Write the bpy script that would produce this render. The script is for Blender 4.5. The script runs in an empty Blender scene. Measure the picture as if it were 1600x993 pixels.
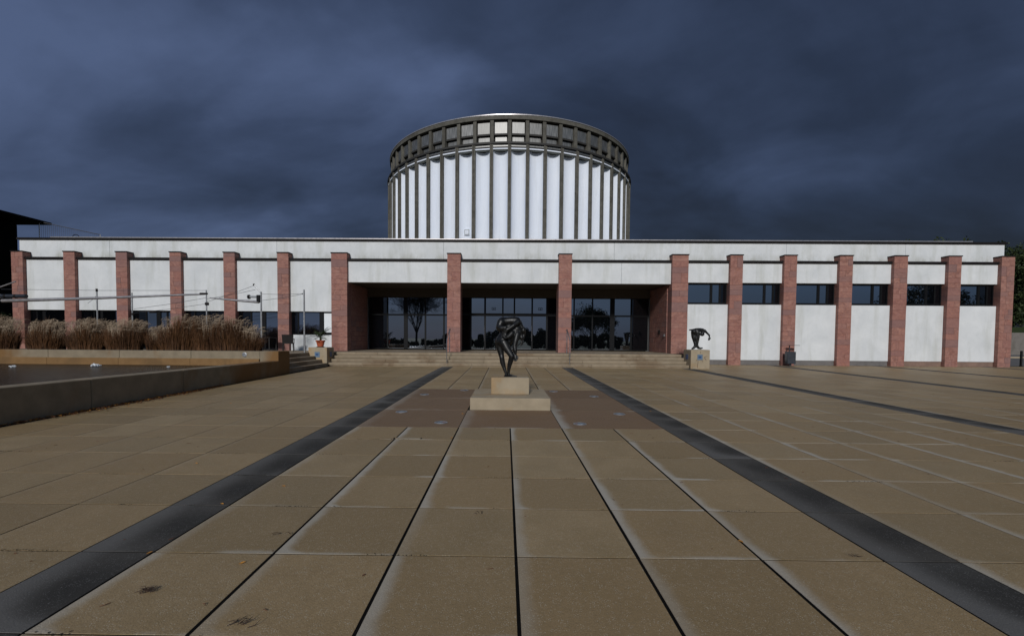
import bpy, bmesh, math, random
from mathutils import Vector, Matrix
random.seed(11)
sc = bpy.context.scene
C = sc.collection
SLOPE = 0.0105                      # the paving rises one in a hundred towards the museum

# ------------------------------------------------------------------ camera
cam = bpy.data.cameras.new('camera')
cam.sensor_width = 36.0; cam.sensor_fit = 'HORIZONTAL'
cam.lens = 707.2 / 1600 * 36
cam.shift_x = 0.01094; cam.shift_y = 0.03625
cam.clip_start = 0.05; cam.clip_end = 6000
co = bpy.data.objects.new('camera', cam); C.objects.link(co)
co.matrix_world = (Matrix.Translation((0, 0, 1.65)) @ Matrix.Rotation(0.0107, 4, 'Z')
                   @ Matrix.Rotation(math.pi/2 - 0.0358, 4, 'X') @ Matrix.Rotation(0.0073, 4, 'Z'))
sc.camera = co

# ------------------------------------------------------------------ world, sun, exposure
SUN_EL, SUN_AZ = math.radians(25), math.radians(7)   # behind the camera, a little to its left
wd = bpy.data.worlds.new('World'); sc.world = wd; wd.use_nodes = True
wt = wd.node_tree; wt.nodes.clear()
def wn(t, **k):
    n = wt.nodes.new(t)
    for a, b in k.items(): setattr(n, a, b)
    return n
def wmath(op, a, b=None, clamp=False):
    n = wn('ShaderNodeMath', operation=op, use_clamp=clamp)
    for i, v in enumerate((a, b)):
        if v is None: continue
        if isinstance(v, (int, float)): n.inputs[i].default_value = v
        else: wt.links.new(v, n.inputs[i])
    return n.outputs[0]
tc = wn('ShaderNodeTexCoord'); sp = wn('ShaderNodeSeparateXYZ'); wt.links.new(tc.outputs['Generated'], sp.inputs[0])
dx, dy, dz = sp.outputs
den = wmath('ADD', wmath('MAXIMUM', dz, 0.0), 0.42)
cx_ = wmath('DIVIDE', dx, den); cy_ = wmath('DIVIDE', dy, den)
cb = wn('ShaderNodeCombineXYZ'); wt.links.new(cx_, cb.inputs[0]); wt.links.new(cy_, cb.inputs[1])
mp = wn('ShaderNodeMapping'); mp.inputs['Rotation'].default_value = (0, 0, 0.55); mp.inputs['Scale'].default_value = (0.85, 1.35, 1)
mp.inputs['Location'].default_value = (3.3, 1.2, 0)
wt.links.new(cb.outputs[0], mp.inputs[0])
n1 = wn('ShaderNodeTexNoise'); n1.inputs['Scale'].default_value = 0.95; n1.inputs['Detail'].default_value = 9; n1.inputs['Roughness'].default_value = 0.52; n1.inputs['Distortion'].default_value = 0.3
wt.links.new(mp.outputs[0], n1.inputs['Vector'])
n2 = wn('ShaderNodeTexNoise'); n2.inputs['Scale'].default_value = 2.3; n2.inputs['Detail'].default_value = 9; n2.inputs['Roughness'].default_value = 0.5; n2.inputs['Distortion'].default_value = 0.5
wt.links.new(mp.outputs[0], n2.inputs['Vector'])
f = wmath('ADD', wmath('MULTIPLY', wmath('SUBTRACT', n1.outputs[0], 0.5), 2.25), wmath('MULTIPLY', wmath('SUBTRACT', n2.outputs[0], 0.5), 1.15))
f = wmath('ADD', f, 0.37)
f = wmath('ADD', f, wmath('MULTIPLY', dx, -0.38))
f = wmath('ADD', f, wmath('MULTIPLY', dz, 0.30))
rp = wn('ShaderNodeValToRGB'); wt.links.new(f, rp.inputs[0])
e = rp.color_ramp.elements
e[0].position = 0.0; e[0].color = (.0115, .0155, .028, 1)
e[1].position = 1.0; e[1].color = (.080, .114, .215, 1)
m_ = e.new(0.32); m_.color = (.022, .033, .064, 1)
m_ = e.new(0.62); m_.color = (.040, .059, .114, 1)
# towards the sun, behind the camera, the cloud is thinner and paler (the windows mirror it)
back = wn('ShaderNodeMapRange'); back.interpolation_type = 'SMOOTHSTEP'
back.inputs['From Min'].default_value = 0.35; back.inputs['From Max'].default_value = -1.0
wt.links.new(dy, back.inputs['Value'])
pale = wn('ShaderNodeMix', data_type='RGBA'); pale.inputs['B'].default_value = (.17, .255, .38, 1)
low = wn('ShaderNodeMapRange'); low.inputs['From Min'].default_value = 0.0; low.inputs['From Max'].default_value = 0.22; low.inputs['To Min'].default_value = 0.30; wt.links.new(dz, low.inputs['Value'])
wt.links.new(wmath('MULTIPLY', wmath('MULTIPLY', back.outputs[0], 0.85), low.outputs[0]), pale.inputs['Factor'])
wt.links.new(rp.outputs[0], pale.inputs['A'])
bgc = wn('ShaderNodeBackground'); bgc.inputs['Strength'].default_value = 1.0; wt.links.new(pale.outputs['Result'], bgc.inputs[0])
sky = wn('ShaderNodeTexSky', sky_type='NISHITA'); sky.sun_disc = False; sky.sun_elevation = SUN_EL; sky.sun_rotation = math.pi + SUN_AZ
bgs = wn('ShaderNodeBackground'); bgs.inputs['Strength'].default_value = 0.05; wt.links.new(sky.outputs[0], bgs.inputs[0])
mixw = wn('ShaderNodeMixShader'); mixw.inputs[0].default_value = 0.05
wt.links.new(bgc.outputs[0], mixw.inputs[1]); wt.links.new(bgs.outputs[0], mixw.inputs[2])
ow = wn('ShaderNodeOutputWorld'); wt.links.new(mixw.outputs[0], ow.inputs[0])

sl = bpy.data.lights.new('sun', 'SUN'); sl.energy = 2.35; sl.angle = math.radians(7); sl.color = (1.0, .975, .945)
so = bpy.data.objects.new('sun', sl); C.objects.link(so)
sd = Vector((math.sin(SUN_AZ)*math.cos(SUN_EL), math.cos(SUN_AZ)*math.cos(SUN_EL), -math.sin(SUN_EL)))
so.rotation_euler = sd.to_track_quat('-Z', 'Y').to_euler(); so.location = (0, 0, 60)
sc.view_settings.view_transform = 'Standard'; sc.view_settings.look = 'None'
sc.view_settings.exposure = 0.0; sc.view_settings.gamma = 1.0

# ------------------------------------------------------------------ materials
class NT:
    def __init__(s, name):
        s.m = bpy.data.materials.new(name); s.m.use_nodes = True; s.t = s.m.node_tree
        s.b = s.t.nodes['Principled BSDF']
    def n(s, t, **k):
        n = s.t.nodes.new(t)
        for a, b in k.items():
            if a in n.inputs.keys() if hasattr(n.inputs, 'keys') else False: n.inputs[a].default_value = b
            else: setattr(n, a, b)
        return n
    def l(s, a, b): s.t.links.new(a, b)
    def v(s, sock, x):
        if isinstance(x, (int, float, tuple)): sock.default_value = x
        else: s.l(x, sock)
    def math(s, op, a, b=None, clamp=False):
        n = s.t.nodes.new('ShaderNodeMath'); n.operation = op; n.use_clamp = clamp
        s.v(n.inputs[0], a)
        if b is not None: s.v(n.inputs[1], b)
        return n.outputs[0]
    def pos(s):
        return s.t.nodes.new('ShaderNodeNewGeometry').outputs['Position']
    def obj(s): return s.t.nodes.new('ShaderNodeTexCoord').outputs['Object']
    def uv(s): return s.t.nodes.new('ShaderNodeTexCoord').outputs['UV']
    def map(s, vec, scale=(1,1,1), loc=(0,0,0), rot=(0,0,0)):
        n = s.t.nodes.new('ShaderNodeMapping'); s.l(vec, n.inputs[0])
        n.inputs['Scale'].default_value = scale; s.v(n.inputs['Location'], loc); n.inputs['Rotation'].default_value = rot
        return n.outputs[0]
    def noise(s, vec, scale, detail=4, rough=.55, dist=0.):
        n = s.t.nodes.new('ShaderNodeTexNoise'); s.l(vec, n.inputs['Vector'])
        n.inputs['Scale'].default_value = scale; n.inputs['Detail'].default_value = detail
        n.inputs['Roughness'].default_value = rough; n.inputs['Distortion'].default_value = dist
        return n.outputs[0]
    def vor(s, vec, scale, feat='F1'):
        n = s.t.nodes.new('ShaderNodeTexVoronoi'); n.feature = feat; s.l(vec, n.inputs['Vector']); n.inputs['Scale'].default_value = scale
        return n.outputs['Distance']
    def rng(s, x, a, b, c=0., d=1., smooth=False):
        n = s.t.nodes.new('ShaderNodeMapRange'); s.v(n.inputs[0], x)
        if smooth: n.interpolation_type = 'SMOOTHSTEP'
        for i, q in zip((1,2,3,4), (a,b,c,d)): n.inputs[i].default_value = q
        return n.outputs[0]
    def mix(s, f, a, b, mode='MIX'):
        n = s.t.nodes.new('ShaderNodeMix'); n.data_type = 'RGBA'; n.blend_type = mode; n.clamp_factor = True
        for key, x in (('Factor', f), ('A', a), ('B', b)):
            i = [k for k in n.inputs if k.name == key and k.enabled][0]
            if isinstance(x, tuple) and len(x) == 3: x = (*x, 1)
            s.v(i, x)
        return [o for o in n.outputs if o.enabled][0]
    def rnd(s):   # one random per block: per object, plus a stored one for joined pieces
        a = s.t.nodes.new('ShaderNodeObjectInfo').outputs['Random']
        b = s.t.nodes.new('ShaderNodeAttribute'); b.attribute_name = 'rnd'
        return s.math('FRACT', s.math('ADD', a, b.outputs['Fac']))
    def bump(s, h, strength=.3, dist=.01, prev=None):
        n = s.t.nodes.new('ShaderNodeBump'); s.l(h, n.inputs['Height']); n.inputs['Strength'].default_value = strength; n.inputs['Distance'].default_value = dist
        if prev is not None: s.l(prev, n.inputs['Normal'])
        return n.outputs[0]
    def out(s, color=None, rough=None, normal=None, metal=None, spec=None):
        if color is not None: s.v(s.b.inputs['Base Color'], color if not isinstance(color, tuple) else (*color[:3], 1))
        if rough is not None: s.v(s.b.inputs['Roughness'], rough)
        if metal is not None: s.v(s.b.inputs['Metallic'], metal)
        if spec is not None: s.b.inputs['Specular IOR Level'].default_value = spec
        if normal is not None: s.l(normal, s.b.inputs['Normal'])
        return s.m

def plain(name, col, rough=.6, metal=0., var=.25, scale=6., bump=.15, spec=.5):
    m = NT(name); p = m.pos()
    n = m.noise(p, scale, 5, .6); n2 = m.noise(p, scale*9, 3, .6)
    f = m.rng(m.math('ADD', m.math('MULTIPLY', n, .7), m.math('MULTIPLY', n2, .3)), .3, .7)
    c = m.mix(f, tuple(x*(1-var) for x in col), tuple(min(1, x*(1+var)) for x in col))
    return m.out(c, m.rng(n, .3, .7, max(.03, rough-.08), min(1, rough+.08)), m.bump(n2, bump, .004), metal, spec)

def plaster_mat():
    m = NT('white_render'); p = m.pos()
    streak = m.noise(m.map(p, (1.7, 1.7, .22)), 1.0, 5, .6, .2)
    blot = m.noise(p, .9, 6, .6, .3); fine = m.noise(p, 26, 4, .6)
    mid = m.noise(m.map(p, (1, 1, .7)), 5.0, 5, .65)
    c = m.mix(m.rng(blot, .3, .7), (.60, .62, .63), (.72, .735, .74))
    c = m.mix(m.math('MULTIPLY', m.rng(streak, .50, .74), .5), c, (.40, .41, .35))
    c = m.mix(m.math('MULTIPLY', m.rng(mid, .52, .8), .22), c, (.42, .43, .38))
    # grime that has gathered over the ledge at the foot of the upper band
    z = m.t.nodes.new('ShaderNodeSeparateXYZ'); m.l(p, z.inputs[0])
    grime = m.math('MULTIPLY', m.rng(z.outputs[2], 6.62, 6.17), m.rng(z.outputs[2], 6.10, 6.16))
    gn = m.rng(m.noise(m.map(p, (1, 1, .5)), 1.9, 6, .65), .42, .66)
    c = m.mix(m.math('MULTIPLY', m.math('MULTIPLY', grime, gn), .55), c, (.25, .24, .17))
    return m.out(c, .9, m.bump(m.math('ADD', m.math('MULTIPLY', fine, .5), mid), .16, .01), spec=.25)
def tower_white_mat():
    m = NT('rotunda_white_cladding'); p = m.obj()
    n = m.noise(m.map(p, (1, 1, .3)), 1.2, 4); n2 = m.noise(p, 9, 4)
    c = m.mix(m.rng(n, .35, .65), (.74, .79, .88), (.80, .84, .91))
    c = m.mix(m.math('MULTIPLY', m.rng(n2, .5, .8), .25), c, (.66, .69, .72))
    dr = m.noise(m.map(m.pos(), (2.6, 2.6, .12)), 1.3, 5, .6)
    c = m.mix(m.math('MULTIPLY', m.rng(dr, .52, .72), .35), c, (.58, .60, .62))
    return m.out(c, .8, m.bump(n2, .05, .004), spec=.2)
def sandstone_mat():
    m = NT('red_sandstone'); p = m.pos(); r = m.rnd()
    off = m.t.nodes.new('ShaderNodeCombineXYZ')
    for i in range(3): m.l(m.math('MULTIPLY', r, 31.7 + 9*i), off.inputs[i])
    q = m.map(p, (1, 1, 1), off.outputs[0])
    n = m.noise(m.map(q, (1, 1, 1.6)), 2.0, 6, .6, 1.6)
    vein = m.math('ABSOLUTE', m.math('SUBTRACT', m.noise(m.map(q, (1,1,1), (0,0,0), (0,.6,0)), 2.3, 5, .55, 2.2), .5))
    fine = m.noise(p, 60, 4, .65)
    c = m.mix(m.rng(n, .35, .65), (.215, .100, .080), (.375, .198, .158))
    c = m.mix(m.math('MULTIPLY', m.rng(r, 0, 1, -.15, .75, ), .7), c, (.27, .115, .095))
    c = m.mix(m.math('MULTIPLY', m.rng(vein, .030, .0), .60), c, (.42, .19, .125))
    c = m.mix(m.math('MULTIPLY', m.rng(m.math('FRACT', m.math('MULTIPLY', r, 7.3)), .55, 1), .7), c, (.20, .125, .12))
    c = m.mix(m.rng(fine, .3, .7, 0, .16), c, (.16, .06, .05))
    return m.out(c, .75, m.bump(m.math('ADD', fine, n), .25, .006), spec=.35)
def paving_mat(name, wet1, wet2, dry, speck, wetrough=.42, darkspot=False, fringe=(.23, .11)):
    """outdoor paving slab: a damp middle that has dried back along its left and front joints; UV 0..1 over each slab"""
    m = NT(name); p = m.pos(); r = m.rnd()
    uv = m.t.nodes.new('ShaderNodeSeparateXYZ'); m.l(m.uv(), uv.inputs[0])
    wob = m.math('MULTIPLY', m.math('SUBTRACT', m.noise(p, 1.7, 4, .6), .5), .16)
    wob2 = m.math('MULTIPLY', m.math('SUBTRACT', m.noise(p, 9, 4, .6), .5), .05)
    w = m.math('ADD', wob, wob2)
    dl = m.math('ADD', uv.outputs[0], w); df = m.math('ADD', uv.outputs[1], m.math('MULTIPLY', w, .7))
    # rounded corner: combine both distances
    a = m.rng(dl, .0, fringe[0], 1, 0); b = m.math('MULTIPLY', m.rng(df, .0, fringe[1], 1, 0), m.rng(m.noise(p, .8, 3), .40, .60, .2, 1))
    h = m.math('SQRT', m.math('ADD', m.math('MULTIPLY', a, a), m.math('MULTIPLY', b, b)))
    big = m.noise(p, .33, 3, .5)
    sel = m.rng(m.math('ADD', m.math('MULTIPLY', m.math('FRACT', m.math('MULTIPLY', r, 5.1)), .55), m.math('MULTIPLY', big, .6)), .25, .75, .22, 1.05)
    sx = m.t.nodes.new('ShaderNodeSeparateXYZ'); m.l(p, sx.inputs[0])
    side = m.math('MULTIPLY', m.rng(sx.outputs[0], -3.6, -2.0, .12, 1), m.rng(sx.outputs[1], 8, 15, 1, .35))
    if darkspot: side = 1.0
    dryf = m.math('MULTIPLY', m.math('MULTIPLY', m.rng(h, .42, .95, 0, 1, True), sel), side, True)
    n = m.noise(p, 2.2, 6, .65); fine = m.noise(p, 110, 4, .8); grit = m.vor(p, 88); mid = m.noise(p, 48, 6, .8)
    c = m.mix(m.rng(n, .32, .68), wet1, wet2)
    c = m.mix(m.math('MULTIPLY', r, .7), c, tuple(x*.74 for x in wet1))
    c = m.mix(m.math('MULTIPLY', m.math('FRACT', m.math('MULTIPLY', r, 3.7)), .3), c, (wet1[0]*1.15, wet1[1]*1.0, wet1[2]*.85))
    stain = m.rng(m.noise(p, .9, 6, .7, .4), .55, .8)
    c = m.mix(m.math('MULTIPLY', stain, .35), c, tuple(x*.6 for x in wet1))
    c = m.mix(m.math('MULTIPLY', m.rng(mid, .42, .7), .5), c, tuple(x*.6 for x in wet1))
    pudd = m.rng(m.math('ABSOLUTE', m.math('SUBTRACT', uv.outputs[1], m.math('ADD', .5, w))), .1, .42, 1, 0)
    if darkspot: c = m.mix(m.math('MULTIPLY', m.math('MULTIPLY', pudd, m.rng(dl, .25, .65)), .7), c, tuple(x*.5 for x in wet1))
    c = m.mix(m.math('MULTIPLY', dryf, .72), c, dry)
    c = m.mix(m.math('MULTIPLY', m.math('MULTIPLY', m.rng(grit, .36, .14), m.rng(m.noise(p, 23, 2), .45, .6)), .8), c, speck)
    c = m.mix(m.math('MULTIPLY', m.rng(fine, .60, .75), .5), c, tuple(x*.35 for x in wet1))
    rough = m.math('ADD', m.math('MULTIPLY', dryf, .3), m.rng(n, .3, .7, wetrough, wetrough+.14))
    return m.out(c, rough, m.bump(m.math('ADD', m.math('MULTIPLY', grit, .6), fine), .5, .004), spec=.10)
def stone_mat(name, c1, c2, stain=(.30, .17, .06), amount=.5, scale=1.1):
    m = NT(name); p = m.pos(); r = m.rnd()
    n = m.noise(p, 3, 6, .6); fine = m.noise(p, 90, 4, .65); pits = m.vor(p, 60)
    c = m.mix(m.rng(n, .3, .7), c1, c2)
    c = m.mix(m.math('MULTIPLY', r, .3), c, tuple(x*.8 for x in c1))
    s = m.rng(m.noise(m.map(p, (.7, .7, .5)), scale, 5, .6, .5), .50, .60)
    c = m.mix(m.math('MULTIPLY', s, amount), c, stain)
    c = m.mix(m.rng(pits, .16, .05, 0, .4), c, tuple(x*.4 for x in c1))
    return m.out(c, .8, m.bump(m.math('ADD', fine, pits), .3, .004), spec=.3)
def glass_mat(name, tint=(.80, .88, 1.0), refl=.34, under=(.0025, .003, .004)):
    m = NT(name)
    m.out(under, .4, spec=.0)
    g = m.t.nodes.new('ShaderNodeBsdfGlossy'); g.inputs['Color'].default_value = (*tint, 1); g.inputs['Roughness'].default_value = .012
    b = m.bump(m.noise(m.pos(), .7, 2, .5), .02, .02); m.l(b, g.inputs['Normal'])
    fr = m.t.nodes.new('ShaderNodeFresnel'); fr.inputs[0].default_value = 1.5
    mx = m.t.nodes.new('ShaderNodeMixShader'); m.l(m.math('ADD', m.math('MULTIPLY', fr.outputs[0], .8), refl, True), mx.inputs[0])
    m.l(m.b.outputs[0], mx.inputs[1]); m.l(g.outputs[0], mx.inputs[2])
    m.l(mx.outputs[0], m.t.nodes['Material Output'].inputs[0]); return m.m
def metal_panel_mat():
    m = NT('weathered_metal_sheet'); p = m.obj(); r = m.rnd()
    st = m.noise(m.map(p, (9, 9, .5)), 2.2, 5, .6); n = m.noise(p, 1.5, 4)
    c = m.mix(m.rng(st, .3, .7), (.12, .12, .115), (.36, .36, .35))
    c = m.mix(m.math('MULTIPLY', m.rng(r, 0, 1), .4), c, (.17, .165, .15))
    return m.out(c, m.rng(st, .3, .7, .42, .58), m.bump(st, .2, .02), .8)
def foliage_mat(name, a, b):
    m = NT(name); r = m.rnd(); p = m.pos()
    c = m.mix(m.rng(m.math('ADD', m.math('MULTIPLY', m.noise(p, 1.1, 3), .7), m.math('MULTIPLY', r, .3)), .25, .75), a, b)
    m.out(c, .6, spec=.3)
    m.b.inputs['Transmission Weight'].default_value = 0
    return m.m
def water_mat():
    m = NT('pool_water'); p = m.pos()
    w = m.math('ADD', m.noise(m.map(p, (1, 1.7, 1)), 5, 4, .6, .6), m.math('MULTIPLY', m.noise(p, 17, 3), .4))
    return m.out(m.mix(m.rng(m.noise(p, .8, 3), .4, .6), (.006, .006, .005), (.016, .013, .009)), .22, m.bump(w, .9, .12), spec=.12)
def leafgrass_mat():
    m = NT('lawn'); p = m.pos()
    return m.out(m.mix(m.rng(m.noise(p, 1.2, 6, .7), .3, .7), (.022, .035, .010), (.05, .07, .02)), .9, m.bump(m.noise(p, 40, 3), .6, .03), spec=.2)

M = {}
M['plaster'] = plaster_mat(); M['tower_white'] = tower_white_mat(); M['sandstone'] = sandstone_mat()
M['tile'] = paving_mat('beige_paving', (.305, .222, .118), (.395, .292, .168), (.47, .445, .39), (.52, .46, .36))
M['dark_tile'] = paving_mat('charcoal_paving', (.070, .067, .061), (.095, .091, .084), (.150, .144, .136), (.19, .185, .18), .7, True, (.95, .6))
M['red_tile'] = paving_mat('brown_paving', (.205, .135, .082), (.245, .165, .100), (.42, .40, .35), (.32, .26, .19), .5)
M['step'] = stone_mat('step_stone', (.24, .19, .13), (.33, .265, .185), (.13, .075, .035), .5, 1.0)
M['plinth'] = stone_mat('plinth_stone', (.30, .245, .168), (.39, .32, .225), (.34, .19, .06), .45, 1.3)
M['wall_stone'] = stone_mat('pool_wall_concrete', (.205, .165, .112), (.285, .232, .16), (.17, .080, .018), .85, .30)
M['rust_stone'] = stone_mat('wet_ochre_concrete', (.19, .105, .04), (.25, .145, .06), (.12, .07, .03), .6, 1.)
M['joint'] = plain('dark_joint', (.007, .0065, .006), .95, bump=.3, scale=20, spec=.05)
M['bronze'] = plain('dark_bronze', (.013, .013, .013), .40, .35, .5, 9, .5)
M['black_metal'] = plain('black_frame_metal', (.005, .0055, .0065), .5, 0, .2, spec=.15)
M['dark_trim'] = plain('dark_sheet_trim', (.012, .010, .010), .6, 0, .3, spec=.15)
M['coping'] = plain('pale_coping', (.42, .40, .40), .35, .6, .15)
M['soffit'] = plain('brown_soffit', (.07, .055, .038), .8, 0, .25)
M['plinth_grey'] = plain('grey_plinth_render', (.14, .13, .125), .85, 0, .3, 3)
M['plinth_brown'] = plain('brown_plinth_stone', (.20, .13, .10), .85, 0, .3, 3)
M['mortar'] = plain('reddish_mortar', (.085, .045, .037), .9)
M['glass'] = glass_mat('mirroring_glass')
M['glass_dark'] = glass_mat('dark_glass', (.55, .6, .68), .05)
M['concrete'] = stone_mat('rotunda_concrete', (.082, .078, .066), (.150, .142, .118), (.06, .055, .045), .6, .8)
M['dark_concrete'] = plain('dark_ring_concrete', (.028, .026, .023), .7, 0, .3)
M['metal_sheet'] = metal_panel_mat()
M['grey_soffit'] = plain('grey_green_soffit', (.20, .21, .18), .8, 0, .3)
M['steel'] = plain('brushed_steel', (.55, .55, .56), .28, .95, .12, 12, .1)
M['galv'] = plain('galvanised_pole', (.36, .37, .38), .4, .7, .2, 12)
M['wire'] = plain('grey_wire', (.11, .11, .12), .5, .6)
M['terracotta'] = plain('terracotta', (.42, .09, .035), .6, 0, .15, 8)
M['saucer'] = plain('black_plastic', (.02, .02, .02), .5)
M['palm'] = foliage_mat('palm_leaf', (.014, .028, .008), (.04, .06, .018))
M['palm_stem'] = plain('palm_stem', (.10, .07, .035), .8)
M['soil'] = plain('soil', (.03, .022, .015), .95, bump=.6)
M['rattan'] = plain('dark_rattan', (.012, .010, .010), .6, 0, .4, 60, .6)
M['bin'] = plain('charcoal_bin_paint', (.025, .030, .040), .45, .2, .1)
M['blue'] = plain('blue_plaque', (.025, .07, .19), .4, 0, .3)
M['bluegrey'] = plain('grey_blue_plaque', (.11, .17, .24), .45, 0, .25, 20)
M['graffiti'] = plain('brown_scrawl', (.10, .045, .03), .8)
M['blade'] = foliage_mat('dry_grass_blades', (.036, .015, .006), (.125, .056, .020))
M['plume'] = foliage_mat('grass_plumes', (.20, .14, .09), (.42, .33, .235))
M['leaf_dark'] = foliage_mat('dark_leaves', (.016, .026, .008), (.045, .062, .018))
M['bark'] = plain('bark', (.022, .018, .014), .95, 0, .3, 8, .6)
M['lawn'] = leafgrass_mat()
M['asphalt'] = plain('grey_paving', (.13, .125, .12), .85, 0, .2, 3)
M['timber'] = plain('black_stained_timber', (.004, .004, .004), .9, 0, .3, spec=.1)
M['water'] = water_mat()
M['foam'] = plain('white_foam', (.75, .78, .80), .5, 0, .1, 30)
M['leaf_y'] = plain('yellow_leaf', (.50, .22, .03), .7, 0, .3, 30)
M['leaf_b'] = plain('brown_leaf', (.12, .045, .018), .8, 0, .5, 40)
M['moss'] = plain('moss_grit', (.020, .018, .010), .95)
M['twig'] = plain('twig', (.045, .025, .015), .9)
M['reflection_white'] = plain('reflection_white', (.78, .82, .84), .8, 0, .05)  # colour of the bright reflection painted on one left window
M['lens'] = glass_mat('lamp_lens', (.8, .88, 1), .30, (.03, .035, .04))
M['retaining'] = stone_mat('retaining_wall_concrete', (.15, .135, .12), (.2, .18, .16), (.08, .07, .05), .4)

# ------------------------------------------------------------------ mesh helpers
class MB:
    def __init__(s): s.v = []; s.f = []; s.uv = None; s.r = None
    def box(s, x0, x1, y0, y1, z0, z1, rnd=None):
        b = len(s.v)
        s.v += [(x0,y0,z0),(x1,y0,z0),(x1,y1,z0),(x0,y1,z0),(x0,y0,z1),(x1,y0,z1),(x1,y1,z1),(x0,y1,z1)]
        s.f += [tuple(b+i for i in q) for q in ((0,3,2,1),(4,5,6,7),(0,1,5,4),(1,2,6,5),(2,3,7,6),(3,0,4,7))]
        if rnd is not None: s.r = (s.r or []) + [rnd]*6
        return s
    def cbox(s, x0, x1, y0, y1, z0, z1, c=.006):
        """box with its edges chamfered"""
        b = len(s.v); bm = bmesh.new()
        vs = [bm.verts.new(p) for p in ((x0,y0,z0),(x1,y0,z0),(x1,y1,z0),(x0,y1,z0),(x0,y0,z1),(x1,y0,z1),(x1,y1,z1),(x0,y1,z1))]
        for q in ((0,3,2,1),(4,5,6,7),(0,1,5,4),(1,2,6,5),(2,3,7,6),(3,0,4,7)): bm.faces.new([vs[i] for i in q])
        bmesh.ops.bevel(bm, geom=list(bm.edges), offset=c, segments=1, affect='EDGES')
        bm.verts.index_update()
        s.v += [tuple(v.co) for v in bm.verts]; s.f += [tuple(b+v.index for v in f.verts) for f in bm.faces]; bm.free()
        return s
    def poly(s, pts):
        b = len(s.v); s.v += [tuple(p) for p in pts]; s.f.append(tuple(range(b, b+len(pts)))); return s
    def prism(s, pts, z0, z1):
        b = len(s.v); n = len(pts)
        s.v += [(p[0],p[1],z0) for p in pts] + [(p[0],p[1],z1) for p in pts]
        s.f += [tuple(b+i for i in range(n-1,-1,-1)), tuple(b+n+i for i in range(n))]
        s.f += [(b+i, b+(i+1)%n, b+n+(i+1)%n, b+n+i) for i in range(n)]; return s
    def lathe(s, prof, n=24, c=(0,0,0)):
        b = len(s.v)
        for r, z in prof:
            for k in range(n):
                a = 2*math.pi*k/n; s.v.append((c[0]+r*math.cos(a), c[1]+r*math.sin(a), c[2]+z))
        for i in range(len(prof)-1):
            for k in range(n):
                k2 = (k+1)%n; s.f.append((b+i*n+k, b+i*n+k2, b+(i+1)*n+k2, b+(i+1)*n+k))
        s.f.append(tuple(b+k for k in range(n-1,-1,-1))); s.f.append(tuple(b+(len(prof)-1)*n+k for k in range(n)))
        return s
    def tube(s, pts, rads, n=8):
        b = len(s.v); pts = [Vector(p) for p in pts]
        if isinstance(rads, (int, float)): rads = [rads]*len(pts)
        for i, p in enumerate(pts):
            d = (pts[min(i+1, len(pts)-1)] - pts[max(i-1, 0)])
            d = d.normalized() if d.length > 1e-9 else Vector((0,0,1))
            u = d.cross(Vector((0,0,1)) if abs(d.z) < .9 else Vector((1,0,0))).normalized(); w = d.cross(u)
            for k in range(n):
                a = 2*math.pi*k/n; q = p + (u*math.cos(a) + w*math.sin(a))*rads[i]; s.v.append(tuple(q))
        for i in range(len(pts)-1):
            for k in range(n):
                k2 = (k+1)%n; s.f.append((b+i*n+k, b+i*n+k2, b+(i+1)*n+k2, b+(i+1)*n+k))
        s.f.append(tuple(b+k for k in range(n-1,-1,-1))); s.f.append(tuple(b+(len(pts)-1)*n+k for k in range(n)))
        return s
    def sphere(s, c, r, n=12, sc=(1,1,1)):
        b = len(s.v); m = n//2
        for i in range(1, m):
            t = math.pi*i/m
            for k in range(n):
                a = 2*math.pi*k/n
                s.v.append((c[0]+r*sc[0]*math.sin(t)*math.cos(a), c[1]+r*sc[1]*math.sin(t)*math.sin(a), c[2]+r*sc[2]*math.cos(t)))
        s.v += [(c[0],c[1],c[2]+r*sc[2]), (c[0],c[1],c[2]-r*sc[2])]
        T = b+(m-1)*n; B = T+1
        for i in range(m-2):
            for k in range(n):
                k2 = (k+1)%n; s.f.append((b+i*n+k, b+(i+1)*n+k, b+(i+1)*n+k2, b+i*n+k2))
        for k in range(n):
            k2 = (k+1)%n; s.f.append((T, b+k, b+k2)); s.f.append((B, b+(m-2)*n+k2, b+(m-2)*n+k))
        return s
    def mesh(s, name, mat, smooth=False):
        me = bpy.data.meshes.new(name); me.from_pydata(s.v, [], s.f); me.materials.append(mat)
        if s.uv:
            l = me.uv_layers.new(name='UVMap'); l.data.foreach_set('uv', [c for q in s.uv for c in q])
        if s.r:
            a = me.attributes.new('rnd', 'FLOAT', 'FACE'); a.data.foreach_set('value', s.r)
        if smooth:
            me.polygons.foreach_set('use_smooth', [True]*len(me.polygons))
            try: me.set_sharp_from_angle(angle=math.radians(40))
            except Exception: pass
        me.update(); return me
    def build(s, name, mat, parent=None, loc=(0,0,0), smooth=False):
        return put(name, s.mesh(name, mat, smooth), parent, loc)
def put(name, me, parent=None, loc=(0,0,0), rz=0.):
    o = bpy.data.objects.new(name, me); C.objects.link(o); o.location = loc; o.rotation_euler = (0,0,rz)
    if parent: o.parent = parent
    return o
def empty(name, loc=(0,0,0), rz=0.):
    o = bpy.data.objects.new(name, None); C.objects.link(o); o.location = loc; o.rotation_euler = (0,0,rz); o.empty_display_size = .3
    return o
def tag(o, label=None, cat=None, group=None, kind=None):
    for k, v in (('label', label), ('category', cat), ('group', group), ('kind', kind)):
        if v: o[k] = v
    return o
def gz(y): return SLOPE*min(y, 46.)
def kids(o): return [c for c in o.children]
def copy_tree(o, parent=None):
    c = o.copy(); C.objects.link(c)
    if parent: c.parent = parent
    for ch in kids(o): copy_tree(ch, c)
    return c

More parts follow.
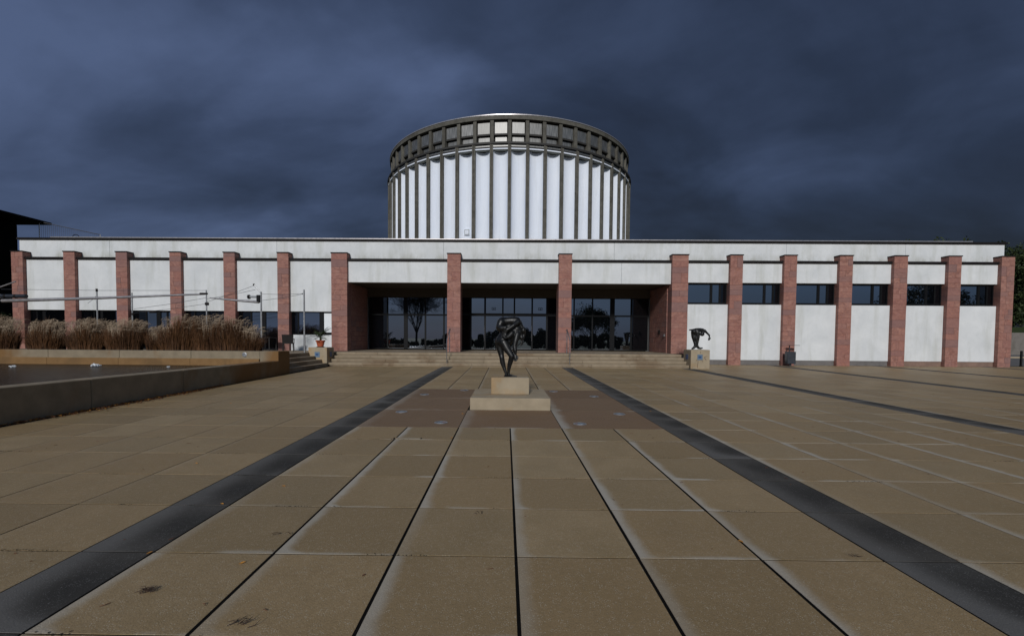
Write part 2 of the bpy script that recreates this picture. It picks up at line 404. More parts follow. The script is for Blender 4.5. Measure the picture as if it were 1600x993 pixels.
# ================================================================== GROUND
# terrain sheet: level far away, the plaza's gentle slope in the middle
def build_ground():
    m = MB(); ys = [-3000, -400, -60, 0, 46, 90, 400, 3000]; xs = [-3000, -300, 0, 300, 3000]
    for y in ys:
        for x in xs: m.v.append((x, y, (-.75 if y < -60 else SLOPE*min(y, 46.)) - .12))
    n = len(xs)
    for j in range(len(ys)-1):
        for i in range(n-1): m.f.append((j*n+i, j*n+i+1, (j+1)*n+i+1, (j+1)*n+i))
    g = m.build('ground', M['lawn']); tag(g, kind='structure')
build_ground()

SX, TW, ST, RD, R0 = .0886, .907, .545, .923, 3.31     # centre line, slab width, dark strip width, row depth, first row joint
PER = 6*TW + ST
plaza = empty('plaza'); tag(plaza, kind='structure')
base = MB(); base.prism([(-9.6, -22), (60, -22), (60, 26.6), (-9.6, 26.6)], -.02, 0)
bo = base.build('paving_bed', M['joint'], plaza, (0, 0, -.0028)); bo.rotation_euler = (math.atan(SLOPE), 0, 0)

def slab_mesh(name, mat, w, d, r):
    """one paving slab, origin at the middle of its top, top edges chamfered"""
    c = .0007; x, y = w/2, d/2
    m = MB(); m.v = [(-x,-y,-.055),(x,-y,-.055),(x,y,-.055),(-x,y,-.055),(-x,-y,-c),(x,-y,-c),(x,y,-c),(-x,y,-c),
                     (-x+c,-y+c,0),(x-c,-y+c,0),(x-c,y-c,0),(-x+c,y-c,0)]
    m.f = [(0,1,5,4),(1,2,6,5),(2,3,7,6),(3,0,4,7),(4,5,9,8),(5,6,10,9),(6,7,11,10),(7,4,8,11),(8,9,10,11)]
    m.uv = [((m.v[i][0]+x)/w, (m.v[i][1]+y)/d) for f in m.f for i in f]
    m.r = [r]*len(m.f)
    return m.mesh(name, mat)
V = 8
GX, GXW, GY = .011, .024, .013
slabs = {('tile', 'in'): [slab_mesh('paving_slab', M['tile'], TW-GXW, RD-GY, k/V) for k in range(V)],
         ('tile', 'out'): [slab_mesh('paving_slab', M['tile'], TW-GX, RD-GY, k/V) for k in range(V)],
         ('dark', 'x'): [slab_mesh('strip_slab', M['dark_tile'], ST-GX, RD-GY, k/V) for k in range(V)]}
red_me = [slab_mesh('brown_slab', M['red_tile'], 2*TW-.012, 2*RD-.010, k/5) for k in range(4)]
def in_view(x, y):
    if y < .5: return False
    px = 790 + 707*x/y; py = 529 - 707*(SLOPE*y-1.65)/y
    return -70 < px < 1670 and py < 1080
cells = []
a0 = SX - 3*TW
for band in range(-1, 9):
    x0 = a0 + band*PER
    for i in range(6):
        cells.append((x0 + (i+.5)*TW, ('tile', 'in' if band == 0 else 'out')))
    cells.append((x0 + 6*TW + ST/2, ('dark', 'x')))
cells = [c for c in cells if -8.68 < c[0] < 54] 
allc = []
for k in range(-26, 25):
    y = R0 + (k+.5)*RD
    for x, kind in cells:
        if kind == ('tile', 'in') and abs(x-SX) < 3*TW and R0+5*RD < y < R0+11*RD: continue      # the brown slabs lie here
        if -9.0 < x < 9.3 and y > 22.62: continue
        allc.append((x, y, kind))
allc.sort(key=lambda c: (not in_view(c[0], c[1]), c[0]**2*.2 + c[1]**2))
far = {}
tilt = math.atan(SLOPE)
for i, (x, y, kind) in enumerate(allc):
    dzr = random.uniform(-.0006, .0006)
    if i < 285:
        o = put('strip_slab' if kind[0] == 'dark' else 'paving_slab', random.choice(slabs[kind]), plaza, (x + random.uniform(-.0015, .0015), y + random.uniform(-.001, .001), SLOPE*y + dzr))
        o.rotation_euler = (tilt + random.uniform(-.0008, .0008), random.uniform(-.0008, .0008), random.uniform(-.0015, .0015))
    else:
        far.setdefault(kind[0], []).append((x, y, kind, dzr))
for kd, lst in far.items():
    m = MB(); m.uv = []; m.r = []
    for x, y, kind, dzr in lst:
        w = (ST-GX if kd == 'dark' else TW-(GXW if kind[1] == 'in' else GX))/2; d = (RD-GY)/2; b = len(m.v); z = SLOPE*y + dzr
        m.v += [(x+sx*w, y+sy*d, z + SLOPE*sy*d + zz) for zz in (-.05, 0) for sx, sy in ((-1,-1),(1,-1),(1,1),(-1,1))]
        fs = ((4,5,6,7),(0,1,5,4),(1,2,6,5),(2,3,7,6),(3,0,4,7)); uvs = [(0,0),(1,0),(1,1),(0,1)]*2
        m.f += [tuple(b+q for q in f) for f in fs]; m.uv += [uvs[q] for f in fs for q in f]; m.r += [random.random()]*5
    o = m.build('strip_slab' if kd == 'dark' else 'paving_slab', M['dark_tile' if kd == 'dark' else 'tile'], plaza); tag(o, kind='stuff')
# eight big brown slabs round the statue base
for j in range(3):
    for i in range(3):
        if i == 1 and j == 1: continue
        x = SX + (i-1)*2*TW; y = R0 + 5*RD + (j+.5)*2*RD
        o = put('brown_slab', red_me[(i+j) % 4], plaza, (x, y, SLOPE*y)); o.rotation_euler = (tilt, 0, 0)
# paving beyond the museum's right corner
pm = MB(); pm.prism([(29, 26.6), (90, 26.6), (90, 44.8), (29, 44.8)], -.03, .0)
po = pm.build('path', M['asphalt']); po.location = (0, 0, -.012); po.rotation_euler = (tilt, 0, 0); tag(po, kind='structure')
kb = MB(); kb.cbox(30, 80, 37.0, 37.25, .38, .52, .02); kb.build('kerb', M['plinth']); tag(bpy.data.objects['kerb'], kind='structure')

# in-ground lamps
lens_spots = [(-2.192, 12.2, 'round in-ground lamp left of the statue base, farthest back by the left dark strip'),
              (-1.202, 13.2, 'round in-ground lamp behind the statue base to its left'),
              (-2.185, 9.47, 'round in-ground lamp in the brown slab left of the statue base, near the strip'),
              (-1.194, 8.36, 'round in-ground lamp in the front left brown slab, closest to the viewer on the left'),
              (1.40, 13.1, 'round in-ground lamp behind the statue base to its right'),
              (2.376, 12.1, 'round in-ground lamp far back beside the right dark strip'),
              (2.384, 9.43, 'round in-ground lamp in the right brown slab beside the dark strip'),
              (1.384, 8.345, 'round in-ground lamp in the front right brown slab, closest to the viewer on the right')]
ring_me = MB().lathe([(.125, 0), (.125, .006), (.118, .010), (.095, .010), (.09, .004)], 28).mesh('steel_ring', M['galv'], True)
lens_me = MB().lathe([(.092, 0), (.092, .004), (.06, .009), (.02, .010)], 24).mesh('lens', M['lens'], True)
for x, y, lab in lens_spots:
    e_ = empty('ground_lamp', (x, y, gz(y))); e_.rotation_euler = (tilt, 0, 0); tag(e_, lab, 'lamp', 'round lamps set in the paving round the statue')
    put('steel_ring', ring_me, e_); put('lens', lens_me, e_)
# slot drain cover
dr = empty('drain_cover', (-1.53, 7.06, gz(7.06)+.001)); tag(dr, 'narrow pale drain cover let into the joint left of the centre line', 'drain cover')
MB().cbox(-.20, .20, -.035, .035, 0, .006, .003).build('cover_plate', M['plinth'], dr)
MB().box(-.225, -.205, -.035, .035, 0, .005).build('end_slot', M['joint'], dr); MB().box(.205, .22, -.035, .035, 0, .005).build('end_slot', M['joint'], dr)

# ================================================================== MUSEUM HALL
FY = 25.6
hall = empty('museum_hall', (0, 0, 0))
tag(hall, 'long low white museum hall with red sandstone pillars and a recessed glazed entrance', 'museum building')
pil = [(-27.83,.66),(-24.84,.65),(-21.84,.65),(-18.76,.65),(-15.69,.65),(-12.63,.64),(-9.44,.90),(-2.95,.75),(3.32,.73),(9.75,.90),(12.88,.70),(15.88,.70),(18.96,.73),(21.98,.75),(24.96,.71),(27.88,.72)]
ZT, ZF0, ZF1, ZL0, ZL1 = 6.40, 6.14, 7.17, 6.00, 6.14
def blk(name, x0, x1, y0, y1, z0, z1, mat, parent=hall): return MB().cbox(x0, x1, y0, y1, z0, z1, .006).build(name, mat, parent)
def courses(z0, z1):
    zs = [z0]
    while zs[-1] < z1 - .5: zs.append(zs[-1] + random.choice((.27, .30, .30, .33, .42, .55)))
    if z1 - zs[-1] > .62: zs.append((zs[-1]+z1)/2)
    zs.append(z1); return zs
def stone_pillar(k, xc, w):
    left = 0 <= k <= 6 or k in (7, 8); zb = .88 if k <= 9 else gz(FY)-.05
    core = MB().box(xc-w/2+.012, xc+w/2-.012, FY+.012, 26.3, zb, ZT-.01).build('pillar', M['mortar'], hall)
    zs = courses(zb, ZT)
    for i in range(len(zs)-1):
        e1, e2 = random.uniform(0, .003), random.uniform(0, .003)
        a, b = zs[i]+.0025, zs[i+1]-.0025
        x0, x1 = xc-w/2+e1, xc+w/2-e2
        if k in (0, 15) or random.random() < .22:      # two stones in the course
            xs = xc + random.uniform(-.12, .12)
            MB().cbox(x0, xs-.004, FY+e1, 26.25, a, b, .005).build('stone_block', M['sandstone'], core)
            MB().cbox(xs+.004, x1, FY+e2, 26.25, a, b, .005).build('stone_block', M['sandstone'], core)
        else:
            MB().cbox(x0, x1, FY+e2, 26.25, a, b, .005).build('stone_block', M['sandstone'], core)
    MB().box(xc-w/2-.025, xc+w/2+.025, FY-.03, 26.055, ZT, ZT+.055).build('pillar_cap', M['dark_trim'], core)
    if k in (7, 8):                                      # the free-standing pair are deeper below the lintel
        m = MB()
        zs = courses(.88, 4.80)
        for i in range(len(zs)-1): m.box(xc-w/2+.01, xc+w/2-.01, 26.26, 26.75, zs[i]+.004, zs[i+1]-.004, random.random())
        m.build('pillar_back', M['sandstone'], core)
for k, (xc, w) in enumerate(pil): stone_pillar(k, xc, w)

# upper band with its cornice, joints between the render panels
joints = [-28.16, -22.9, -13.2, -3.6, 6.15, 15.9, 22.6, 28.13]
for a, b in zip(joints, joints[1:]): MB().cbox(a+.005, b-.005, 26.07, 26.5, ZF0, ZF1, .004).build('parapet_panel', M['plaster'], hall)
MB().cbox(-28.16, -27.92, 26.51, 46, ZF0, ZF1, .004).build('parapet_panel', M['plaster'], hall)
MB().cbox(27.9, 28.13, 26.51, 46, ZF0, ZF1, .004).build('parapet_panel', M['plaster'], hall)
MB().cbox(-28.26, 28.23, 25.99, 26.55, ZF1+.002, ZF1+.12, .01).build('cornice', M['dark_trim'], hall)
MB().cbox(-27.3, 27.3, 27.0, 27.25, ZF1, 7.56, .01).build('roof_coping', M['coping'], hall)
MB().box(-28.1, 28.0, 26.52, 46, 6.9, 7.12).build('roof', M['dark_trim'], hall)
MB().box(-28.1, -9.02, 26.35, 46, .2, 6.88).build('inner_wall', M['plaster'], hall)
MB().box(9.30, 28.05, 26.35, 46, .2, 6.88).build('inner_wall', M['plaster'], hall)
MB().box(-8.9, 9.15, 29.72, 46, .2, 6.88).build('inner_wall', M['joint'], hall)
MB().box(-9.0, 9.29, 26.1, 29.7, 4.84, 6.1).build('ceiling_slab', M['soffit'], hall)
# bays: white panels, dark ledges, windows
def window(xp, z0, z1, y, fr=.045, name='window', rows=None, mat='glass', dark=()):
    """frame mesh with one pane per opening; xp = outer edges of panes [(x0,x1),...]"""
    lo = min(p[0] for p in xp); hi = max(p[1] for p in xp)
    rows = rows or [(z0, z1)]
    m = MB(); xs = [lo-fr] + [v for p in xp for v in p] + [hi+fr]
    for i in range(0, len(xs), 2): m.box(xs[i], xs[i+1], y-.03, y+.06, z0-fr, z1+fr)
    zs = [z0-fr] + [v for r in rows for v in r] + [z1+fr]
    for p in xp:
        for i in range(0, len(zs), 2): m.box(p[0], p[1], y-.027, y+.057, zs[i], zs[i+1])
    w = m.build(name, M['black_metal'], hall)
    for i, p in enumerate(xp):
        for r in rows:
            tx = random.uniform(-.004, .004)
            q = MB().box(-(p[1]-p[0])/2, (p[1]-p[0])/2, 0, .015, -(r[1]-r[0])/2, (r[1]-r[0])/2)
            o = q.build('pane', M['glass_dark' if i in dark else mat], w, ((p[0]+p[1])/2, y+.012, (r[0]+r[1])/2)); o.rotation_euler = (random.uniform(-.0015, .0015), 0, tx*.5)
    return w
bays = [(pil[k][0]+pil[k][1]/2, pil[k+1][0]-pil[k+1][1]/2) for k in range(15)]
PY = FY + .2
for k, (a, b) in enumerate(bays):
    MB().cbox(a+.001, b-.001, FY+.12, 26.062, ZL0, ZL1-.002, .01).build('ledge', M['dark_trim'], hall)
    if 6 <= k <= 8:
        if k == 8:
            s = (a+b)/2+.02
            MB().cbox(a+.001, s-.005, PY, 26.08, 4.81, ZL0-.002, .006).build('wall_panel', M['plaster'], hall)
            MB().cbox(s+.005, b-.001, PY, 26.08, 4.81, ZL0-.002, .006).build('wall_panel', M['plaster'], hall)
        else: MB().cbox(a+.001, b-.001, PY, 26.08, 4.81, ZL0-.002, .006).build('wall_panel', M['plaster'], hall)
        continue
    if k < 6:
        MB().cbox(a+.001, b-.001, PY, 26.3, 3.13, ZL0-.002, .006).build('wall_panel', M['plaster'], hall)
        W = b-a; z0 = 1.86 if k == 5 else .98
        ratio = [(.15, .30, .38, .97), (.30, .47, .53, .97), (.30, .56, .66, .80), (.2, .5, .56, .97), (.28, .55, .64, .97), (.14, .66, .76, .98)][k]
        xp = [(a+.05, a+ratio[0]*W), (a+ratio[0]*W+.06, a+ratio[1]*W), (a+ratio[2]*W, a+ratio[3]*W)]
        if k == 2: xp.append((a+.83*W, a+.97*W))
        window(xp, z0, 3.07, 25.98, dark=(0, 1, 2) if k == 3 else (0,))
        if k == 5:
            MB().cbox(a+.001, b-.001, PY, 26.3, .90, 1.80, .006).build('wall_panel', M['plaster'], hall)
            MB().box(a+.77*W, a+.975*W, 25.965, 25.975, 1.95, 3.04).build('pane_reflection', M['reflection_white'], hall)  # pale sheet laid over the pane to paint in a bright reflection
    else:
        MB().cbox(a+.001, b-.001, PY, 26.3, 4.90, ZL0-.002, .006).build('wall_panel', M['plaster'], hall)
        MB().cbox(a+.001, b-.001, PY, 26.3, .55, 3.68, .006).build('wall_panel', M['plaster'], hall)
        MB().cbox(a+.001, b-.001, PY+.03, 26.3, gz(26)-.04, .545, .006).build('base_course', M['plinth_brown' if k >= 13 else 'plinth_grey'], hall)
        W = b-a
        window([(a+.06, a+.60*W), (a+.655*W, a+.82*W), (a+.86*W, a+.975*W)], 3.80, 4.80, 26.0, .07, dark=(2,) if k < 13 else (1, 2))
# recess: side walls in coursed stone, header, glazing
def coursed(x_face, side):
    m = MB(); z = .90
    while z < 4.79:
        h = min(random.choice((.27, .30, .33)), 4.81-z); y = 26.255
        while y < 29.32:
            l = min(random.uniform(.45, .85), 29.34-y)
            e = random.uniform(0, .007)
            x0, x1 = (x_face-.25, x_face-e) if side < 0 else (x_face+e, x_face+.25)
            m.box(x0, x1, y+.004, y+l-.004, z+.004, z+h-.004, random.random()); y += l
        z += h
    o = m.build('stone_lining', M['sandstone'], hall); o['kind'] = 'stuff'
    MB().box(*( (x_face-.27, x_face-.02) if side < 0 else (x_face+.02, x_face+.27)), 26.3, 29.4, .85, 4.83).build('side_wall', M['joint'], hall)
coursed(-8.97, -1); coursed(9.26, 1)
MB().cbox(-8.96, 9.25, 29.30, 29.6, 4.31, 4.838, .01).build('header', M['soffit'], hall)
def gx(px): return (px-790)/707.2*29.4 + .0
gl = [('left', [(577.5,604),(606,630.5),(636.5,663),(665.5,692),(694.5,708)]), ('mid', [(722,734.5),(736.5,756),(758.8,784),(786.3,802),(804.3,829.6),(832,852.5),(855,868)]), ('right', [(881,895),(897,923.7),(925.5,952),(959,983.7),(986,1009.5)])]
for nm, ps in gl:
    xp = [(gx(a), gx(b)) for a, b in ps]
    window(xp, .99, 4.27, 29.42, .04, 'entrance_glazing' if nm != 'mid' else 'entrance_doors', [(.99, 3.12), (3.22 if nm != 'mid' else 3.30, 4.27)],
           dark={'left': (0,), 'mid': (0, 6), 'right': (4,)}[nm])
MB().box(gx(709.5), gx(720.5), 29.4, 29.6, .9, 4.31).build('mullion_panel', M['black_metal'], hall)
MB().box(gx(869.5), gx(879.5), 29.4, 29.6, .9, 4.31).build('mullion_panel', M['black_metal'], hall)
# door handles and the small framed signs on the panes over the doors
for px in (757, 803, 830.5):
    MB().tube([(gx(px)-.02, 29.33, 1.5), (gx(px)-.02, 29.33, 2.5)], .018, 6).build('door_handle', M['steel'], hall)
for px in (771, 843.6):
    x = gx(px); m = MB()
    m.box(x-.13, x+.13, 29.405, 29.415, 3.52, 3.545); m.box(x-.13, x+.13, 29.405, 29.415, 3.655, 3.68)
    m.box(x-.13, x-.105, 29.405, 29.415, 3.545, 3.655); m.box(x+.105, x+.13, 29.405, 29.415, 3.545, 3.655)
    m.box(x-.05, x+.05, 29.405, 29.415, 3.56, 3.585); m.box(x-.02, x+.02, 29.405, 29.415, 3.585, 3.62)
    m.build('pane_sign', M['black_metal'], hall)
# two small fittings on the right-hand side wall
MB().cbox(9.21, 9.26, 27.3, 27.5, 2.0, 2.25, .01).build('wall_plate', M['dark_trim'], hall)
MB().cbox(9.18, 9.26, 26.45, 26.55, 1.85, 2.0, .01).build('wall_light', M['steel'], hall)
for i, (fx, fz) in enumerate([(-8.6, 4.0)]): pass

# ================================================================== STEPS, TERRACE
steps = empty('entrance_steps'); tag(steps, kind='structure')
RI = (.90-.237)/4; YS = 22.60
for i in range(4):
    z0 = .237 + i*RI; y0 = YS + i*.33; x = -8.86 if i == 0 else -8.86-.31*i
    xr = 9.14
    xs = [-8.90]; 
    while xs[-1] < xr-3.2: xs.append(xs[-1] + random.choice((1.9, 2.2, 2.8, 3.1)))
    xs.append(xr)
    for a, b in zip(xs, xs[1:]):
        dep = .36 if i < 3 else .5
        sl_ = MB().cbox(a+.003, b-.003, y0 + random.uniform(0, .004), y0+dep, z0+RI-.115, z0+RI, .008); sl_.box(a+.003, b-.003, y0+.035, y0+dep, z0-.16, z0+RI-.116); sl_.build('step_slab', M['step'], steps)
# podium paving (in front of the glazing)
for r_ in range(4):
    y0 = YS + .99 + .5 + r_*1.45
    for j in range(12):
        a = -9.0 + j*1.52
        MB().cbox(a+.004, a+1.516, y0+.003, y0+1.445, .78, .90, .004).build('landing_slab', M['step'], steps)
MB().box(-8.99, 9.2, 23.98, 29.5, .1, .80).build('landing_core', M['joint'], steps)
# terrace on the left with its side steps
terr = empty('terrace'); tag(terr, kind='structure')
MB().box(-60, -9.82, 18.31, 26.35, .0, .86).build('terrace_core', M['joint'], terr)
for i in range(22):
    for j in range(5):
        a = -9.83 - (i+1)*1.2; y0 = 18.32 + j*1.6
        if j == 0 and a < -10.4: continue
        MB().cbox(a+.004, a+1.196, y0+.004, y0+1.596, .84, .90, .004).build('terrace_slab', M['step'], terr)
MB().cbox(-9.826, -9.003, 23.4, 25.6, .7, .898, .004).build('terrace_slab', M['step'], terr)
sstep = empty('side_steps'); tag(sstep, kind='structure')
for i in range(4):
    z0 = .215 + i*.171; xr = -8.86 - i*.315
    for a, b in ((18.32, 20.3), (20.3, 22.47)):
        MB().cbox(xr-.36 if i < 3 else -9.815, xr, a+.003, b-.003, z0-.17, z0+.171, .008).build('step_slab', M['step'], sstep)

# handrails
def handrail(x, label):
    e_ = empty('handrail', (x, 22.72, .24)); tag(e_, label, 'handrail', 'steel handrails of the entrance steps')
    MB().tube([(0, 0, .1), (0, 0, 1.32), (0, .06, 1.40), (0, .14, 1.43)], .021, 8).build('post', M['steel'], e_, smooth=True)
    MB().tube([(0, 1.15, .64), (0, 1.15, 1.92)], .021, 8).build('post', M['steel'], e_, smooth=True)
    MB().tube([(0, .14, 1.43), (0, 1.15, 1.92), (0, 1.35, 1.93), (0, 1.40, 1.86)], .023, 8).build('rail', M['steel'], e_, smooth=True)
handrail(-2.96, 'stainless handrail on the steps in front of the left free-standing entrance pillar')
handrail(3.22, 'stainless handrail on the steps in front of the right free-standing entrance pillar')

# ================================================================== ROTUNDA
RC = (.23, 58.7)
rot = empty('rotunda', (RC[0], RC[1], 0)); tag(rot, 'huge round white tower with grey ribs and a dark metal crown behind the museum hall', 'tower')
N = 54; DA = 2*math.pi/N
rib = MB()
rib.cbox(-.16, -.006, -15.02, -14.45, 4.0, 20.17, .015); rib.cbox(.0, .16, -14.985, -14.45, 4.0, 20.17, .015)
rib_me = rib.mesh('rib', M['concrete'])
fl = MB(); SEG = 14; hw, dep, r_ch = .72, .62, 14.90
arc = [(-hw*math.cos(math.pi*i/SEG), -r_ch + dep*math.sin(math.pi*i/SEG)**.9) for i in range(SEG+1)]
for i, (x, y) in enumerate(arc): fl.v += [(x, y, 4.0), (x, y, 19.70)]
for i in range(SEG): fl.f.append((2*i, 2*i+2, 2*i+3, 2*i+1))
fl_me = fl.mesh('curved_panel', M['tower_white'], False); fl_me.polygons.foreach_set('use_smooth', [True]*len(fl_me.polygons))
so_ = MB(); so_.prism([(x, y) for x, y in arc], 19.66, 19.70); so_me = so_.mesh('flute_soffit', M['grey_soffit'])
li_me = MB().cbox(-.72, .72, -14.95, -14.62, 19.69, 19.81, .01).mesh('lintel', M['tower_white'])
bd_me = MB().cbox(-.72, .72, -14.88, -14.6, 19.96, 20.17, .01).mesh('band_panel', M['metal_sheet'])
fin = MB(); fin.cbox(-.17, .17, -14.66, -14.2, 20.37, 22.58, .02); fin_me = fin.mesh('crown_fin', M['concrete'])
up_me = MB().cbox(-.60, .60, -14.44, -14.36, 21.38, 22.44, .01).mesh('crown_panel', M['metal_sheet'])
lw_me = MB().cbox(-.56, .56, -14.22, -14.14, 20.42, 21.16, .01).mesh('crown_panel', M['metal_sheet'])
sh_me = MB().cbox(-.68, .68, -14.46, -14.0, 21.22, 21.36, .01).mesh('crown_shelf', M['dark_concrete'])
for k in range(N):
    a = k*DA
    put('rib', rib_me, rot, rz=a); put('crown_fin', fin_me, rot, rz=a)
    b = a + DA/2
    for nm, me in (('curved_panel', fl_me), ('flute_soffit', so_me), ('lintel', li_me), ('band_panel', bd_me), ('crown_panel', up_me), ('crown_panel', lw_me), ('crown_shelf', sh_me)):
        o = put(nm, me, rot, rz=b)
def ring(r0, r1, z0, z1, name, mat):
    m = MB(); n = 216
    for k in range(n):
        a = 2*math.pi*k/n
        for r, z in ((r1, z0), (r1, z1), (r0, z1), (r0, z0)): m.v.append((r*math.cos(a), r*math.sin(a), z))
    for k in range(n):
        for j in range(4):
            m.f.append((k*4+j, ((k+1) % n)*4+j, ((k+1) % n)*4+(j+1) % 4, k*4+(j+1) % 4))
    return m.build(name, M[mat], rot, smooth=True)
ring(13.9, 15.07, 20.18, 20.36, 'ring_ledge', 'dark_concrete')
ring(13.6, 14.5, 19.66, 20.18, 'ring_wall', 'dark_concrete')
ring(13.6, 14.08, 20.36, 22.6, 'crown_wall', 'dark_concrete')
ring(13.6, 14.76, 22.60, 22.97, 'crown_rim', 'concrete')
ring(14.3, 14.80, 22.975, 23.06, 'rim_coping', 'coping')
ring(13.5, 13.98, 3.0, 19.7, 'drum_wall', 'dark_concrete')
MB().lathe([(14.5, 22.9), (14.3, 22.95), (0.2, 23.0)], 72).build('roof', M['dark_trim'], rot, smooth=True)
# square hatch low on one flute
h = MB(); h.cbox(-.30, .30, -14.42, -14.2, 11.80, 12.42, .02)
ho = h.build('hatch_frame', M['tower_white'], rot); ho.rotation_euler = (0, 0, -2.5*DA)
h2 = MB().box(-.25, .25, -14.435, -14.42, 11.85, 12.37).build('hatch_door', M['grey_soffit'], ho)
h3 = MB().box(-.20, .20, -14.45, -14.435, 11.90, 12.32).build('hatch_leaf', M['tower_white'], ho)

# ================================================================== POOL
WX = -8.75
pw = empty('pool_side_wall', (WX, 8, .08)); tag(pw, 'low beige concrete wall along the pool with ochre water stains', 'wall')
y = -7.0; cuts = [-7.0]
while cuts[-1] < 14.5: cuts.append(cuts[-1]+2.74)
cuts[-1] = 17.39
for a, b in zip(cuts, cuts[1:]):
    MB().cbox(-.39, 0, a-8+.004, b-8-.004, -.35, .66, .012).build('wall_panel', M['wall_stone'], pw)
pb = empty('pool_end_wall', (-9, 17.4, .19)); tag(pb, 'long beige concrete wall at the far end of the pool, below the tall dry grasses', 'wall')
xs = [-.02, -.51, -3.2, -6.0, -8.8, -11.6, -14.4, -17.2, -20, -22.8, -25.6]
for i in range(len(xs)-1):
    dpt = .90 if i == 0 else .5
    x1, x0 = xs[i] + (.24 if i == 0 else 0), xs[i+1] 
    MB().cbox(x0+.004, x1-.004, 0 if i else -.012, dpt, -.4, .91 if i else .915, .012).build('wall_panel', M['wall_stone'], pb)
    if i: MB().cbox(x0+.002, x1-.002, -.06, -.003, -.3, .62, .01).build('wet_ledge', M['rust_stone'], pb)
MB().lathe([(.09, 0), (.09, .02), (.06, .025), (.05, .012)], 16).build('round_outlet', M['galv'], pb).matrix_local = Matrix.Translation((-1.1, -.0, .78)) @ Matrix.Rotation(math.pi/2, 4, 'X')
MB().prism([(-34, -7), (WX-.395, -7), (WX-.395, 17.345), (-34, 17.345)], .0, .55).build('pool_water', M['water']); tag(bpy.data.objects['pool_water'], kind='structure')
MB().cbox(-34.4, -34.0, -7, 17.4, .0, .74, .01).build('pool_far_wall', M['wall_stone']); tag(bpy.data.objects['pool_far_wall'], 'low concrete wall on the far left side of the pool', 'wall')
for (x, y, s_, lab) in ((-14.75, 16.1, 0.75, 'white bubbling water jet in the middle of the pool, brightest of the three'), (-17.0, 15.4, .42, 'small white water jet farthest left in the pool'), (-11.95, 15.9, .3, 'tiny white water jet nearest the pool side wall')):
    e_ = empty('water_jet', (x, y, .55)); tag(e_, lab, 'fountain', 'bubbling jets in the pool')
    m = MB()
    for q in range(34):
        a = random.uniform(0, 6.28); r = random.random()**.7*.20*s_; hh = max(0, (.20-r*.8))*s_*random.uniform(.3, 1.)
        m.sphere((r*math.cos(a), r*math.sin(a), hh*.8), random.uniform(.02, .05)*s_, 6, (1, 1, 1.2))
    m.build('foam', M['foam'], e_, smooth=True)
    MB().lathe([(.035, -.1), (.035, .0), (.02, .04)], 10).build('nozzle', M['galv'], e_)

# ================================================================== STATUE PLINTH AND PEDESTALS
pl = empty('statue_plinth', (.11, 9.8, gz(9.8))); tag(pl, 'two-tier pale stone plinth under the bronze figures in the middle of the plaza', 'plinth')
MB().cbox(-.88, .875, 0, 1.80, -.03, .262, .012).build('base_slab', M['plinth'], pl)
MB().cbox(-.44, .44, .62, 1.52, .264, .655, .012).build('upper_block', M['plinth'], pl)
def pedestal(x, y, w, d, z0, z1, label, cat='pedestal', side=-1):
    e_ = empty('pedestal', (x, y, z0)); tag(e_, label, cat)
    MB().cbox(0, w, 0, d, -.03, z1-z0, .012).build('block', M['plinth'], e_)
    h = z1-z0
    cx_, cz_ = w*.49, h*.62
    p_ = MB().cbox(cx_-.14, cx_+.12, -.014, -.001, cz_-.14, cz_+.13, .004).build('plaque', M['bluegrey'], e_)
    MB().box(cx_-.085, cx_+.05, -.018, -.014, cz_-.05, cz_+.05).build('plaque_mark', M['blue'], p_)
    sx_ = -.001 if side < 0 else w+.001
    MB().cbox(sx_-.013 if side < 0 else sx_, sx_ if side < 0 else sx_+.013, d*.38, d*.68, cz_-.13, cz_+.12, .004).build('plaque', M['blue'], e_)
    return e_
p1 = pedestal(9.155, 22.45, .93, .93, gz(22.45), 1.18, 'square stone pedestal right of the steps carrying the bent-over bronze figure')
m = MB()
for pts in ([(.45,.64+.12),(.46,.86)], [(.30,.45),(.27,.40),(.26,.44)], [(.36,.40),(.35,.28),(.33,.18),(.335,.05)], [(.55,.42),(.575,.36)], [(.66,.58),(.74,.62),(.80,.63)], [(.66,.58),(.72,.48),(.76,.42)]):
    m.tube([(x, -.006, z) for x, z in pts], .008, 4)
m.build('scrawl', M['graffiti'], p1)
p2 = pedestal(-9.85, 22.48, .93, .93, gz(22.45), 1.16, 'square stone pedestal left of the steps carrying the potted palm', side=1)

# ================================================================== BRONZE FIGURES
def capsules(chains, balls, name, mat, parent, loc, voxel=.012, sm=4):
    m = MB()
    for ch in chains:
        for (p, r), (q, s) in zip(ch, ch[1:]):
            P, Q = Vector(p), Vector(q); n = max(2, int((Q-P).length/ max(.01, min(r, s)*.6)))
            n = min(n, 14)
            m.tube([P.lerp(Q, t/n) for t in range(n+1)], [r+(s-r)*t/n for t in range(n+1)], 14)
        for p, r in ch: m.sphere(p, r, 14)
    for p, r, s in balls: m.sphere(p, r, 16, s)
    me = m.mesh(name, mat); o = bpy.data.objects.new(name, me); C.objects.link(o)
    rm = o.modifiers.new('r', 'REMESH'); rm.mode = 'VOXEL'; rm.voxel_size = voxel
    s_ = o.modifiers.new('s', 'SMOOTH'); s_.iterations = sm; s_.factor = .6
    dg = bpy.context.evaluated_depsgraph_get(); dg.update()
    me2 = bpy.data.meshes.new_from_object(o.evaluated_get(dg)); me2.name = name
    o.modifiers.clear(); o.data = me2
    me2.polygons.foreach_set('use_smooth', [True]*len(me2.polygons))
    if not me2.materials: me2.materials.append(mat)
    o.location = loc
    if parent: o.parent = parent
    return o
